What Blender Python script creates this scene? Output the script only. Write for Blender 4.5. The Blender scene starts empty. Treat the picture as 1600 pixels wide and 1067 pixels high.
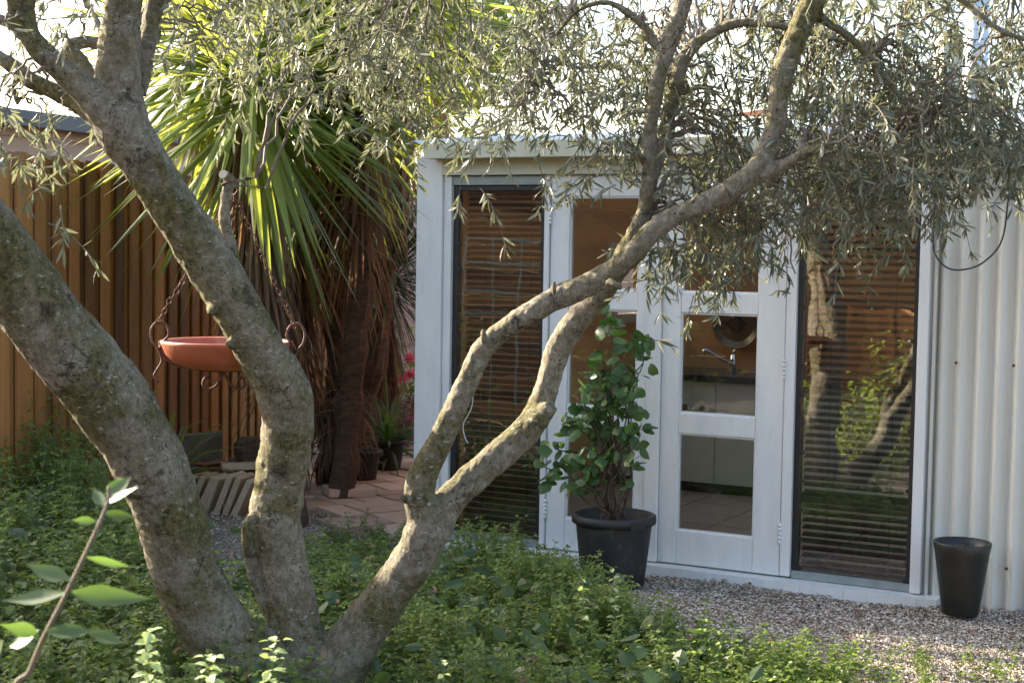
import bpy, math, random
import numpy as np
from mathutils import Vector, Matrix
rs = np.random.RandomState(7); random.seed(7)
SC = bpy.context.scene
# ------------------------------------------------------------------ camera
FPX = 2400.0; TILT = math.radians(3.41); ROLL = math.radians(.95)
CAM = np.array([0, 0, 1.62])
Fv = np.array([0, math.cos(TILT), -math.sin(TILT)])
_R0 = np.array([1., 0, 0]); _U0 = np.array([0, math.sin(TILT), math.cos(TILT)])
Rv = _R0*math.cos(ROLL)+_U0*math.sin(ROLL); Uv = -_R0*math.sin(ROLL)+_U0*math.cos(ROLL)
cd = bpy.data.cameras.new('camera'); cam = bpy.data.objects.new('camera', cd); SC.collection.objects.link(cam)
cam.matrix_world = Matrix([[Rv[0], Uv[0], -Fv[0], CAM[0]], [Rv[1], Uv[1], -Fv[1], CAM[1]], [Rv[2], Uv[2], -Fv[2], CAM[2]], [0, 0, 0, 1]])
cd.sensor_width = 36; cd.lens = 54; cd.clip_end = 500
cd.dof.use_dof = True; cd.dof.focus_distance = 6.2; cd.dof.aperture_fstop = 8.5
SC.camera = cam
# ------------------------------------------------------------------ light
SUN_DIR = np.array([-.855, .519, 0]); EL = math.radians(24)
sdir = Vector((SUN_DIR[0]*math.cos(EL), SUN_DIR[1]*math.cos(EL), math.sin(EL)))
W = bpy.data.worlds.new('World'); SC.world = W; W.use_nodes = True
nt = W.node_tree; sky = nt.nodes.new('ShaderNodeTexSky'); sky.sky_type = 'NISHITA'; sky.sun_disc = False
sky.sun_elevation = EL; sky.sun_rotation = math.atan2(sdir.x, sdir.y); sky.air_density = 1.0; sky.dust_density = 3.5; sky.ozone_density = .5
nt.links.new(sky.outputs[0], nt.nodes['Background'].inputs[0]); nt.nodes['Background'].inputs[1].default_value = .115
sl = bpy.data.lights.new('sun', 'SUN'); sl.energy = 5.0; sl.angle = math.radians(.5); sl.color = (1, .88, .70)
so = bpy.data.objects.new('sun', sl); SC.collection.objects.link(so); so.rotation_euler = sdir.to_track_quat('Z', 'Y').to_euler()
SC.view_settings.view_transform = 'Standard'; SC.view_settings.look = 'None'; SC.view_settings.exposure = 2.42; SC.view_settings.gamma = 1
SC.cycles.max_bounces = 8; SC.cycles.transparent_max_bounces = 12; SC.cycles.caustics_reflective = False; SC.cycles.caustics_refractive = False
# ------------------------------------------------------------------ helpers
ORG = {}
def P(x, y, d): return CAM+d*(Fv+(x-800)/FPX*Rv+(533.5-y)/FPX*Uv)
def tag(o, label=None, cat=None, group=None, kind=None):
    if label: o['label'] = label
    if cat: o['category'] = cat
    if group: o['group'] = group
    if kind: o['kind'] = kind
    return o
def thing(name, loc, label, cat, group=None):
    o = bpy.data.objects.new(name, None); SC.collection.objects.link(o); o.location = loc; o.empty_display_size = .1
    ORG[o] = np.array(loc, float); return tag(o, label, cat, group)
def setname(o, n): o.name = n
class MB:
    def __init__(s): s.v = []; s.f = []; s.n = 0; s.a = []
    def add(s, v, f, a=None):
        v = np.asarray(v, float).reshape(-1, 3); s.v.append(v)
        if isinstance(f, np.ndarray): s.f.extend((f+s.n).tolist())
        else: s.f.extend([[i+s.n for i in q] for q in f])
        s.n += len(v)
        if a is None: a = np.full(len(v), rs.rand())
        s.a.append(np.broadcast_to(np.asarray(a, float), (len(v),)).copy())
    def box(s, x0, x1, y0, y1, z0, z1, fn=None, a=None):
        v = np.array([[x, y, z] for x in (x0, x1) for y in (y0, y1) for z in (z0, z1)], float)
        if fn is not None: v = np.array([fn(*p) for p in v])
        s.add(v, [[0, 1, 3, 2], [4, 6, 7, 5], [0, 4, 5, 1], [2, 3, 7, 6], [0, 2, 6, 4], [1, 5, 7, 3]], a)
    def tube(s, pts, rad, seg=8, a=None, cap=True, wob=0):
        pts = np.asarray(pts, float); n = len(pts); rad = np.broadcast_to(np.asarray(rad, float), (n,))
        t = np.gradient(pts, axis=0); t /= np.linalg.norm(t, axis=1)[:, None]+1e-12
        u = np.cross(t[0], [0, 0, 1.]);
        if np.linalg.norm(u) < .1: u = np.cross(t[0], [1., 0, 0])
        u /= np.linalg.norm(u); ang = np.linspace(0, 2*math.pi, seg, endpoint=False); V = []
        for i in range(n):
            u = u-t[i]*np.dot(u, t[i]); u /= np.linalg.norm(u)+1e-12; w = np.cross(t[i], u)
            rr = rad[i]*(1+wob*(rs.rand(seg)-.5)) if wob else np.full(seg, rad[i])
            V.append(pts[i]+rr[:, None]*(np.cos(ang)[:, None]*u+np.sin(ang)[:, None]*w))
        V = np.concatenate(V); F = []
        for i in range(n-1):
            for j in range(seg):
                k = (j+1) % seg; F.append([i*seg+j, i*seg+k, (i+1)*seg+k, (i+1)*seg+j])
        if cap: F.append(list(range(seg))[::-1]); F.append([(n-1)*seg+j for j in range(seg)])
        s.add(V, F, a)
    def lathe(s, c, prof, seg=40, a=None, closed=False):
        c = np.asarray(c, float); ang = np.linspace(0, 2*math.pi, seg, endpoint=False)
        V = np.concatenate([c+np.stack([r*np.cos(ang), r*np.sin(ang), np.full(seg, z)], 1) for r, z in prof]); F = []
        m = len(prof)
        for i in range(m if closed else m-1):
            for j in range(seg):
                k = (j+1) % seg; i2 = (i+1) % m; F.append([i*seg+j, i*seg+k, i2*seg+k, i2*seg+j])
        s.add(V, F, a)
    def ribbons(s, spine, side, hw, fold=0., nrm=None, a=None):
        """N blades: spine (N,K,3), side (N,K,3) or (N,3), hw (N,K) half widths"""
        N, K, _ = spine.shape
        if side.ndim == 2: side = np.repeat(side[:, None], K, 1)
        side = side/(np.linalg.norm(side, axis=2, keepdims=True)+1e-9)
        tn = np.gradient(spine, axis=1); up = np.cross(side, tn); up /= np.linalg.norm(up, axis=2, keepdims=True)+1e-9
        off = up*(hw*fold)[..., None]
        L = spine-side*hw[..., None]+off; R = spine+side*hw[..., None]+off
        V = np.stack([L, spine, R], 2).reshape(N, K*3, 3)
        b = []
        for k in range(K-1):
            q = k*3; b += [[q, q+1, q+4, q+3], [q+1, q+2, q+5, q+4]]
        b = np.array(b); F = (b[None]+(np.arange(N)*K*3)[:, None, None]).reshape(-1, 4)
        if a is None: a = rs.rand(N)
        s.add(V.reshape(-1, 3), F, np.repeat(a, K*3))
    def build(s, name, mat, parent=None, smooth=False, label=None):
        me = bpy.data.meshes.new(name); v = np.concatenate(s.v)
        org = ORG.get(parent, np.zeros(3)) if parent else np.zeros(3)
        own = org
        if parent is None:
            own = np.array([(v[:, 0].min()+v[:, 0].max())/2, (v[:, 1].min()+v[:, 1].max())/2, v[:, 2].min()])
        me.from_pydata((v-own).tolist(), [], s.f); at = me.attributes.new('rnd', 'FLOAT', 'POINT'); at.data.foreach_set('value', np.concatenate(s.a))
        if smooth: me.polygons.foreach_set('use_smooth', np.ones(len(me.polygons), bool))
        me.update(); me.materials.append(mat); o = bpy.data.objects.new(name, me); SC.collection.objects.link(o)
        if parent: o.parent = parent
        else: o.location = own
        ORG[o] = own
        if label: o['label'] = label
        return o
def nrm(v): return v/(np.linalg.norm(v, axis=-1, keepdims=True)+1e-12)
def catmull(p, m=6):
    p = np.asarray(p, float); q = np.vstack([2*p[0]-p[1], p, 2*p[-1]-p[-2]]); out = []
    for i in range(1, len(q)-2):
        for t in np.linspace(0, 1, m, endpoint=False):
            a, b, c, d = q[i-1:i+3]; out.append(.5*((2*b)+(c-a)*t+(2*a-5*b+4*c-d)*t*t+(-a+3*b-3*c+d)*t**3))
    out.append(p[-1]); return np.array(out)
def bevel(o, w=.004, seg=2):
    m = o.modifiers.new('bevel', 'BEVEL'); m.width = w; m.segments = seg; m.limit_method = 'ANGLE'; return o
# ------------------------------------------------------------------ materials
def ramp(nt, stops):
    r = nt.nodes.new('ShaderNodeValToRGB'); e = r.color_ramp.elements
    while len(e) < len(stops): e.new(.5)
    for i, (p, c) in enumerate(stops): e[i].position = p; e[i].color = (*c, 1)
    return r
def mat(name, c1, c2=None, scale=6, rough=.6, bump=0, bscale=None, stretch=(1, 1, 1), metal=0, rndmix=0, c3=None, detail=6, spec=.5, trans=0, backc=None, tcol=None, dirt=None, dscale=3):
    m = bpy.data.materials.new(name); m.use_nodes = True; nt = m.node_tree; L = nt.links.new; b = nt.nodes['Principled BSDF']
    b.inputs['Roughness'].default_value = rough; b.inputs['Metallic'].default_value = metal; b.inputs['Specular IOR Level'].default_value = spec
    tc = nt.nodes.new('ShaderNodeTexCoord'); mp = nt.nodes.new('ShaderNodeMapping'); mp.inputs['Scale'].default_value = stretch; L(tc.outputs['Object'], mp.inputs[0])
    if c2 is None: c2 = c1
    no = nt.nodes.new('ShaderNodeTexNoise'); no.inputs['Scale'].default_value = scale; no.inputs['Detail'].default_value = detail; no.inputs['Roughness'].default_value = .65; L(mp.outputs[0], no.inputs['Vector'])
    fac = no.outputs[0]
    if rndmix:
        at = nt.nodes.new('ShaderNodeAttribute'); at.attribute_name = 'rnd'
        mx = nt.nodes.new('ShaderNodeMix'); mx.inputs[0].default_value = rndmix; L(no.outputs[0], mx.inputs[2]); L(at.outputs['Fac'], mx.inputs[3]); fac = mx.outputs[0]
        lo, hi = .32*(1-rndmix), 1-.32*(1-rndmix)
    else: lo, hi = .32, .68
    st = [(lo, c1), (hi, c2)] if c3 is None else [(lo, c1), ((lo+hi)/2, c2), (hi, c3)]
    r = ramp(nt, st); L(fac, r.inputs[0]); col = r.outputs[0]
    if dirt:
        n2 = nt.nodes.new('ShaderNodeTexNoise'); n2.inputs['Scale'].default_value = dscale; n2.inputs['Detail'].default_value = 9; n2.inputs['Roughness'].default_value = .75; L(mp.outputs[0], n2.inputs['Vector'])
        r2 = ramp(nt, [(dirt[1], (0, 0, 0)), (dirt[1]+.12, (1, 1, 1))]); L(n2.outputs[0], r2.inputs[0])
        mm = nt.nodes.new('ShaderNodeMix'); mm.data_type = 'RGBA'; L(r2.outputs[0], mm.inputs[0]); L(col, mm.inputs[6]); mm.inputs[7].default_value = (*dirt[0], 1); col = mm.outputs[2]
    if backc:
        g = nt.nodes.new('ShaderNodeNewGeometry'); mm = nt.nodes.new('ShaderNodeMix'); mm.data_type = 'RGBA'; L(g.outputs['Backfacing'], mm.inputs[0]); L(col, mm.inputs[6]); mm.inputs[7].default_value = (*backc, 1); col = mm.outputs[2]
    L(col, b.inputs['Base Color'])
    if bump:
        n3 = nt.nodes.new('ShaderNodeTexNoise'); n3.inputs['Scale'].default_value = bscale or scale*4; n3.inputs['Detail'].default_value = 8; L(mp.outputs[0], n3.inputs['Vector'])
        bp = nt.nodes.new('ShaderNodeBump'); bp.inputs['Strength'].default_value = bump; bp.inputs['Distance'].default_value = .01; L(n3.outputs[0], bp.inputs['Height']); L(bp.outputs[0], b.inputs['Normal'])
    if trans:
        t = nt.nodes.new('ShaderNodeBsdfTranslucent'); ms = nt.nodes.new('ShaderNodeMixShader'); ms.inputs[0].default_value = trans
        if tcol: t.inputs[0].default_value = (*tcol, 1)
        else: L(col, t.inputs[0])
        L(b.outputs[0], ms.inputs[1]); L(t.outputs[0], ms.inputs[2]); L(ms.outputs[0], nt.nodes['Material Output'].inputs[0])
    return m
def glassmat(name, tint, boost=1.0, base=.0):
    m = bpy.data.materials.new(name); m.use_nodes = True; nt = m.node_tree; L = nt.links.new; nt.nodes.remove(nt.nodes['Principled BSDF'])
    tr = nt.nodes.new('ShaderNodeBsdfTransparent'); tr.inputs[0].default_value = (*tint, 1); gl = nt.nodes.new('ShaderNodeBsdfGlossy'); gl.inputs['Roughness'].default_value = .01
    gl.inputs[0].default_value = (.95, .95, .95, 1)
    lw = nt.nodes.new('ShaderNodeFresnel'); lw.inputs[0].default_value = 1.5; mu = nt.nodes.new('ShaderNodeMath'); mu.operation = 'MULTIPLY_ADD'; mu.inputs[1].default_value = boost; mu.inputs[2].default_value = base
    ms = nt.nodes.new('ShaderNodeMixShader'); L(lw.outputs[0], mu.inputs[0]); L(mu.outputs[0], ms.inputs[0]); L(tr.outputs[0], ms.inputs[1]); L(gl.outputs[0], ms.inputs[2]); L(ms.outputs[0], nt.nodes['Material Output'].inputs[0])
    tc = nt.nodes.new('ShaderNodeTexCoord'); no = nt.nodes.new('ShaderNodeTexNoise'); no.inputs['Scale'].default_value = 3; L(tc.outputs['Object'], no.inputs['Vector']); bp = nt.nodes.new('ShaderNodeBump'); bp.inputs['Strength'].default_value = .05; bp.inputs['Distance'].default_value = .02; L(no.outputs[0], bp.inputs['Height']); L(bp.outputs[0], gl.inputs['Normal'])
    return m
def barkmat():
    m = bpy.data.materials.new('olive_bark'); m.use_nodes = True; nt = m.node_tree; L = nt.links.new; b = nt.nodes['Principled BSDF']; b.inputs['Roughness'].default_value = .85; b.inputs['Specular IOR Level'].default_value = .25
    tc = nt.nodes.new('ShaderNodeTexCoord')
    def noise(sc, det=8, ro=.6, st=(1, 1, 1)):
        mp = nt.nodes.new('ShaderNodeMapping'); mp.inputs['Scale'].default_value = st; L(tc.outputs['Object'], mp.inputs[0])
        n = nt.nodes.new('ShaderNodeTexNoise'); n.inputs['Scale'].default_value = sc; n.inputs['Detail'].default_value = det; n.inputs['Roughness'].default_value = ro; L(mp.outputs[0], n.inputs['Vector']); return n.outputs[0]
    def mix(f, a, c):
        mm = nt.nodes.new('ShaderNodeMix'); mm.data_type = 'RGBA'; L(f, mm.inputs[0])
        if isinstance(a, tuple): mm.inputs[6].default_value = (*a, 1)
        else: L(a, mm.inputs[6])
        if isinstance(c, tuple): mm.inputs[7].default_value = (*c, 1)
        else: L(c, mm.inputs[7])
        return mm.outputs[2]
    def rr(f, a, c):
        r = ramp(nt, [(a, (0, 0, 0)), (c, (1, 1, 1))]); L(f, r.inputs[0]); return r.outputs[0]
    r = ramp(nt, [(.31, (.10, .083, .056)), (.45, (.25, .215, .152)), (.57, (.38, .335, .25)), (.70, (.54, .49, .38))]); L(noise(48, 12, .8, (1, 1, .7)), r.inputs[0])
    c = mix(rr(noise(2.6, 6, .6), .40, .62), r.outputs[0], r.outputs[0])
    mo = ramp(nt, [(.38, (.06, .056, .020)), (.6, (.23, .205, .085))]); L(noise(60, 8, .75), mo.inputs[0])
    c = mix(rr(noise(2.4, 12, .74), .46, .56), c, mo.outputs[0])
    br = ramp(nt, [(.4, (.04, .03, .02)), (.62, (.13, .10, .065))]); L(noise(70, 8, .75), br.inputs[0])
    c = mix(rr(noise(6.5, 12, .75), .575, .64), c, br.outputs[0])
    c = mix(rr(noise(50, 5, .6, (.7, .7, 1.8)), .62, .66), c, (.48, .46, .37))
    c = mix(rr(noise(130, 3, .5), .64, .68), c, (.03, .025, .018))
    wv = nt.nodes.new('ShaderNodeTexVoronoi'); wv.feature = 'DISTANCE_TO_EDGE'; wv.inputs['Scale'].default_value = 9; mpv = nt.nodes.new('ShaderNodeMapping'); mpv.inputs['Scale'].default_value = (1.3, 1.3, .45)
    dn_ = nt.nodes.new('ShaderNodeTexNoise'); dn_.inputs['Scale'].default_value = 9; dn_.inputs['Detail'].default_value = 8; L(tc.outputs['Object'], dn_.inputs['Vector'])
    va = nt.nodes.new('ShaderNodeVectorMath'); va.operation = 'MULTIPLY_ADD'; L(dn_.outputs['Color'], va.inputs[0]); va.inputs[1].default_value = (.22, .22, .22); L(tc.outputs['Object'], va.inputs[2]); L(va.outputs[0], mpv.inputs[0]); L(mpv.outputs[0], wv.inputs['Vector'])
    rk = ramp(nt, [(0, (1, 1, 1)), (.028, (0, 0, 0))]); L(wv.outputs['Distance'], rk.inputs[0]); ck = rk.outputs[0]; gate = rr(noise(3, 4, .6), .50, .60); gm = nt.nodes.new('ShaderNodeMath'); gm.operation = 'MULTIPLY'; L(ck, gm.inputs[0]); L(gate, gm.inputs[1])
    c = mix(gm.outputs[0], c, (.035, .028, .018))
    L(c, b.inputs['Base Color'])
    h = nt.nodes.new('ShaderNodeMath'); h.operation = 'ADD'; L(noise(16, 14, .8, (1, 1, .6)), h.inputs[0]); L(noise(90, 6, .7, (1, 1, .35)), h.inputs[1])
    bp = nt.nodes.new('ShaderNodeBump'); bp.inputs['Strength'].default_value = 1.; bp.inputs['Distance'].default_value = .022; L(h.outputs[0], bp.inputs['Height']); L(bp.outputs[0], b.inputs['Normal']); return m
M = dict(
 bark=barkmat(),
 twig=mat('twig_bark', (.10, .075, .05), (.19, .16, .12), 20, .8),
 olive=mat('olive_leaf', (.035, .046, .026), (.105, .115, .065), 5, .36, rndmix=.9, backc=(.20, .205, .15), trans=.22, tcol=(.32, .34, .17), spec=.45),
 sword=mat('sword_leaf', (.04, .075, .02), (.13, .19, .045), 4, .40, rndmix=.8, trans=.42, tcol=(.50, .56, .09), spec=.5),
 sword_dark=mat('narrow_sword_leaf', (.025, .05, .025), (.055, .09, .04), 4, .45, rndmix=.8, trans=.2),
 dead=mat('dead_leaf', (.05, .034, .022), (.27, .175, .105), 4, .8, rndmix=.7, trans=.3, tcol=(.36, .2, .10)),
 ptrunk=mat('palm_trunk_bark', (.035, .022, .015), (.12, .075, .048), 14, .9, .9, 40, (1, 1, 3)),
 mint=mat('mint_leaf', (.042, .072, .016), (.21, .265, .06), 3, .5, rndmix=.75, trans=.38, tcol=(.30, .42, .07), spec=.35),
 sprig=mat('sunlit_tone_mint_leaf', (.26, .34, .15), (.40, .48, .25), 5, .5, .2, 60, rndmix=.5, trans=.35, tcol=(.45, .55, .15)),  # mint green lightened in the colour itself so the sprigs look sunlit
 mintstem=mat('mint_stem', (.10, .15, .05), (.16, .20, .08), 6, .6),
 broad=mat('broad_leaf', (.028, .06, .022), (.07, .11, .038), 20, .5, .3, 60, rndmix=.6, trans=.3, tcol=(.2, .35, .06)),
 sap=mat('sapling_leaf', (.028, .062, .026), (.055, .10, .035), 12, .4, rndmix=.5, trans=.3, tcol=(.30, .50, .06)),
 vine=mat('round_leaf', (.024, .062, .016), (.075, .135, .03), 9, .42, .3, 50, rndmix=.6, trans=.3, tcol=(.2, .40, .06)),
 bush=mat('bush_leaf', (.05, .09, .02), (.16, .22, .05), 3, .5, rndmix=.8, trans=.4, tcol=(.4, .5, .08)),
 soil=mat('soil', (.035, .026, .018), (.085, .062, .042), 12, .95, .8, 60),
 white=mat('white_paint', (.63, .65, .65), (.72, .73, .71), 5, .42, .15, 90, (3, 3, .6), dirt=((.50, .48, .42), .60), dscale=6),
 cream=mat('cream_paint', (.52, .52, .40), (.60, .60, .48), 5, .5, .1, 60, (1, 1, 1), dirt=((.25, .22, .14), .66), dscale=6),
 corr=mat('cream_sheet_steel', (.60, .595, .53), (.66, .655, .60), 4, .25, .04, 40, (1, 1, .3), dirt=((.44, .41, .31), .61), dscale=5),
 roof=mat('roof_sheet', (.55, .60, .66), (.65, .69, .72), 3, .4),
 black=mat('black_frame', (.012, .012, .013), (.025, .025, .026), 10, .4),
 alu=mat('weathered_aluminium', (.22, .26, .26), (.32, .36, .35), 12, .45, metal=.3),
 slat=mat('blind_slat', (.03, .021, .016), (.06, .042, .03), 6, .5, stretch=(1, 1, 1), rndmix=.5),
 wood=mat('fence_wood', (.045, .018, .008), (.52, .235, .07), 5, .75, .6, 22, (7, 7, .5), rndmix=.5, c3=None, dirt=((.05, .03, .018), .62), dscale=3),
 wood2=mat('grey_timber', (.09, .07, .05), (.20, .16, .12), 8, .85, .5, 30, (1, 1, 1)),
 pink=mat('pink_board', (.52, .36, .29), (.58, .41, .34), 4, .6, .08, 40),
 gutter=mat('slate_gutter', (.10, .12, .16), (.14, .16, .20), 5, .45),
 terra=mat('terracotta', (.30, .075, .040), (.38, .11, .060), 8, .5, .1, 60, dirt=((.36, .2, .13), .56), dscale=5),
 rust=mat('rusty_iron', (.05, .025, .018), (.15, .06, .035), 40, .75, .6, 120),
 paver=mat('brick_paver', (.34, .23, .17), (.60, .44, .33), 14, .85, .35, 60, rndmix=.65, dirt=((.14, .11, .08), .62), dscale=7),
 buff=mat('buff_brick', (.36, .27, .17), (.50, .40, .28), 14, .9, .5, 50, rndmix=.4, dirt=((.12, .10, .07), .62), dscale=8),
 redbrick=mat('red_brick', (.20, .07, .04), (.33, .13, .08), 14, .9, .4, 50),
 pot=mat('black_plastic', (.010, .010, .011), (.022, .022, .022), 7, .6, .1, 80, dirt=((.075, .07, .058), .57), dscale=7),
 pot2=mat('glazed_black_pot', (.012, .012, .011), (.022, .022, .018), 5, .38, .05, 60, dirt=((.05, .048, .04), .62), dscale=9),
 cup=mat('cupboard_paint', (.62, .58, .47), (.66, .62, .52), 4, .5),
 orange=mat('terracotta_wall', (.60, .27, .11), (.68, .33, .14), 4, .7),
 counter=mat('dark_counter', (.02, .018, .017), (.05, .04, .035), 30, .25),
 chrome=mat('chrome', (.6, .6, .6), (.7, .7, .7), 4, .18, metal=1),
 tile=mat('floor_tile', (.34, .22, .15), (.42, .28, .19), 6, .4),
 plate=mat('bronze_plate', (.10, .075, .055), (.17, .13, .10), 12, .35, metal=.5),
 glass=glassmat('door_glass', (.93, .95, .93), 1.3, .02), lglass=glassmat('louvre_glass', (.74, .76, .73), 3.2, .07),
 stone=mat('gravel_stone', (.07, .045, .03), (.30, .235, .175), 3, .8, rndmix=.92, c3=(.64, .57, .48)),
 gravel=mat('gravel_bed', (.10, .08, .065), (.34, .29, .26), 90, .95, 1., 120),
 litter=mat('dead_leaf_litter', (.10, .05, .03), (.24, .13, .07), 8, .8, rndmix=.6),
 flower=mat('pink_flower', (.75, .06, .18), (.9, .2, .35), 5, .6, rndmix=.5, trans=.4),
 redleaf=mat('burgundy_leaf', (.12, .03, .045), (.35, .12, .12), 5, .5, rndmix=.7, trans=.3),
 cable=mat('black_cable', (.01, .01, .01), (.02, .02, .02), 5, .5), cord=mat('white_cord', (.6, .6, .58), (.7, .7, .68), 5, .5),
 cut=mat('cut_wood', (.62, .55, .42), (.72, .66, .55), 20, .8),
 pole=mat('galvanised_pole', (.42, .50, .58), (.52, .60, .66), 6, .4, metal=.2),
)
exec_parts = []
GZ = .05
# ------------------------------------------------------------------ ground
def hgt(x, y): return GZ+.012*np.sin(x*2.1+y*1.3)+.01*np.sin(x*3.7-y*2.9)
def sheet(name, xs, ys, z, m, amp=0, inside=None):
    X, Y = np.meshgrid(xs, ys, indexing='ij'); Z = hgt(X, Y)*0+z if not amp else hgt(X, Y)-GZ+z+amp*(rs.rand(*X.shape)-.5)
    nx, ny = X.shape; idx = np.arange(nx*ny).reshape(nx, ny); F = np.stack([idx[:-1, :-1], idx[1:, :-1], idx[1:, 1:], idx[:-1, 1:]], -1).reshape(-1, 4)
    if inside is not None:
        cx = (X[:-1, :-1]+X[1:, 1:])/2; cy = (Y[:-1, :-1]+Y[1:, 1:])/2; F = F[inside(cx, cy).reshape(-1)]
    mb = MB(); mb.add(np.stack([X, Y, Z], -1).reshape(-1, 3), F); return tag(mb.build(name, m, smooth=True), kind='structure')
sheet('ground', np.linspace(-60, 60, 61), np.linspace(-40, 120, 81), 0.0, M['soil'])
DD = np.array([math.sin(math.radians(61.6)), -math.cos(math.radians(61.6)), 0]); NN = np.array([DD[1], -DD[0], 0]); OO = np.array([1.0413, 7.3594, 0])
def S(s, n, z): return OO+DD*s+NN*n+np.array([0, 0, z])
def ncoord(x, y): return (x-OO[0])*NN[0]+(y-OO[1])*NN[1]
def scoord(x, y): return (x-OO[0])*DD[0]+(y-OO[1])*DD[1]
def in_gravel(x, y): return (ncoord(x, y) > -.05) | (scoord(x, y) < -1.8)
sheet('gravel_yard', np.linspace(-2.4, 4.2, 130), np.linspace(4.2, 9.4, 100), GZ-.008, M['gravel'], .006, in_gravel)
# gravel stones
N = 95000; sx = rs.uniform(-.2, 3.3, N*2); sy = rs.uniform(4.7, 8.0, N*2); k = (ncoord(sx, sy) > .03) & (sx < sy*.37) ; sx, sy = sx[k][:N], sy[k][:N]
ex = rs.uniform(-2.1, -.3, 14000); ey = rs.uniform(6.4, 9.3, 14000); sx = np.r_[sx, ex]; sy = np.r_[sy, ey]; n = len(sx)
base = np.array([[1, 0, 0], [-1, 0, 0], [0, 1, 0], [0, -1, 0], [0, 0, 1], [0, 0, -1]], float)
sz = np.clip(rs.lognormal(math.log(.0047), .35, n), .003, .017); V = base[None]*(1+.5*(rs.rand(n, 6, 1)-.5))+.35*(rs.rand(n, 6, 3)-.5); V *= sz[:, None, None]*np.array([1.15, 1, .65])
th = rs.rand(n)*6.28; c, s_ = np.cos(th)[:, None], np.sin(th)[:, None]; V = np.stack([V[..., 0]*c-V[..., 1]*s_, V[..., 0]*s_+V[..., 1]*c, V[..., 2]], -1)
V += np.stack([sx, sy, hgt(sx, sy)+.002], -1)[:, None]
f8 = np.array([[0, 2, 4], [2, 1, 4], [1, 3, 4], [3, 0, 4], [2, 0, 5], [1, 2, 5], [3, 1, 5], [0, 3, 5]]); mb = MB(); mb.add(V.reshape(-1, 3), (f8[None]+(np.arange(n)*6)[:, None, None]).reshape(-1, 3), np.repeat(rs.rand(n), 6))
tag(mb.build('gravel', M['stone']), 'loose pale grey and pinkish gravel spread in front of the white doors', 'gravel', kind='stuff')
# leaf litter
def flatleaves(mb, pos, L, W, tilt=.5, K=4):
    n = len(pos); th = rs.rand(n)*6.28; d = np.stack([np.cos(th), np.sin(th), (rs.rand(n)-.3)*tilt], -1); d = nrm(d); sd = nrm(np.cross(d, nrm(np.array([0, 0, 1.])+tilt*(rs.rand(n, 3)-.5))))
    t = np.linspace(0, 1, K); sp = pos[:, None]+d[:, None]*(L[:, None]*t)[..., None]; mb.ribbons(sp, sd, W[:, None]*np.sin(np.pi*np.clip(t, .04, .97))[None]*.5, fold=.4)
n = 2600; lx = rs.uniform(-.3, 3, n); ly = rs.uniform(5, 7.9, n); k = (ncoord(lx, ly) > .04) & (rs.rand(n) < np.exp(-np.abs(ncoord(lx, ly)-.1)*1.4)+.15); lx, ly = lx[k], ly[k]
mb = MB(); flatleaves(mb, np.stack([lx, ly, hgt(lx, ly)+.012], -1), rs.uniform(.012, .045, len(lx)), rs.uniform(.006, .02, len(lx)))
tag(mb.build('leaf_litter', M['litter']), 'brown fallen leaves scattered over the gravel near the sill', 'leaf litter', kind='stuff')
# ------------------------------------------------------------------ shed
def sb(mb, s0, s1, n0, n1, z0, z1, a=None): mb.box(s0, s1, n0, n1, z0, z1, S, a)
shed = thing('garden_studio', S(-1.75, 0, GZ), 'white painted garden studio with glazed double doors and corrugated cream side wall', 'garden studio')
def part(name, m, boxes, parent=shed, bv=.003, label=None):
    mb = MB()
    for b in boxes: sb(mb, *b)
    o = mb.build(name, m, parent, label=label)
    if bv: bevel(o, bv)
    return o
part('corner_post', M['white'], [(-1.755, -1.60, -.10, .03, GZ, 2.10)])
part('window_trim', M['white'], [(-1.598, -1.552, -.09, .012, .10, 2.0)])
part('window_trim', M['white'], [(-1.0, -.972, -.09, .018, .10, 2.0)])
part('mullion', M['white'], [(-.418, -.347, -.09, .02, .095, 2.0)])
part('window_trim', M['white'], [(.285, .333, -.09, .012, .10, 2.0)])
part('window_trim', M['white'], [(.905, .952, -.09, .03, .095, 2.0)])
part('beam', M['cream'], [(-1.598, 3.2, -.1, .034, 2.003, 2.10)])
part('lintel', M['alu'], [(-1.55, -1.003, -.08, .004, 1.952, 2.0)]); part('lintel', M['alu'], [(.336, .903, -.08, .004, 1.952, 2.0)])
mb = MB()   # chipped sill
ss = np.linspace(-1.6, 1.04, 60)
for i in range(59):
    j = .004*rs.rand(); sb(mb, ss[i]+.0002, ss[i+1], -.11, .085+j, GZ-.02, .088+.0015*rs.rand())
mb.build('sill', M['white'], shed)
# gutter: quad profile
prof = [(.036, 2.085), (.036, 2.175), (.055, 2.178), (.06, 2.168), (.05, 2.10), (.13, 2.10), (.138, 2.165), (.150, 2.176), (.160, 2.165), (.150, 2.085)]
mb = MB(); pv = [[S(s, n_, z) for n_, z in prof] for s in (-1.64, 3.2)]; k = len(prof); mb.add(np.array(pv).reshape(-1, 3), [[i, (i+1) % k, k+(i+1) % k, k+i] for i in range(k)]+[list(range(k))[::-1], [k+i for i in range(k)]]); mb.build('gutter', M['cream'], shed)
# roof sheet
mb = MB(); su = np.linspace(-1.78, 3.2, 400); rows = []
for n_, z in ((.11, 2.172), (-.52, 2.24)): rows.append([S(s, n_, z+.009*math.sin(s/.076*2*math.pi)) for s in su])
nn = len(su); mb.add(np.array(rows).reshape(-1, 3), [[i, i+1, nn+i+1, nn+i] for i in range(nn-1)]); o = mb.build('roof', M['roof'], shed, True); md = o.modifiers.new('s', 'SOLIDIFY'); md.thickness = .002
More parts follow.
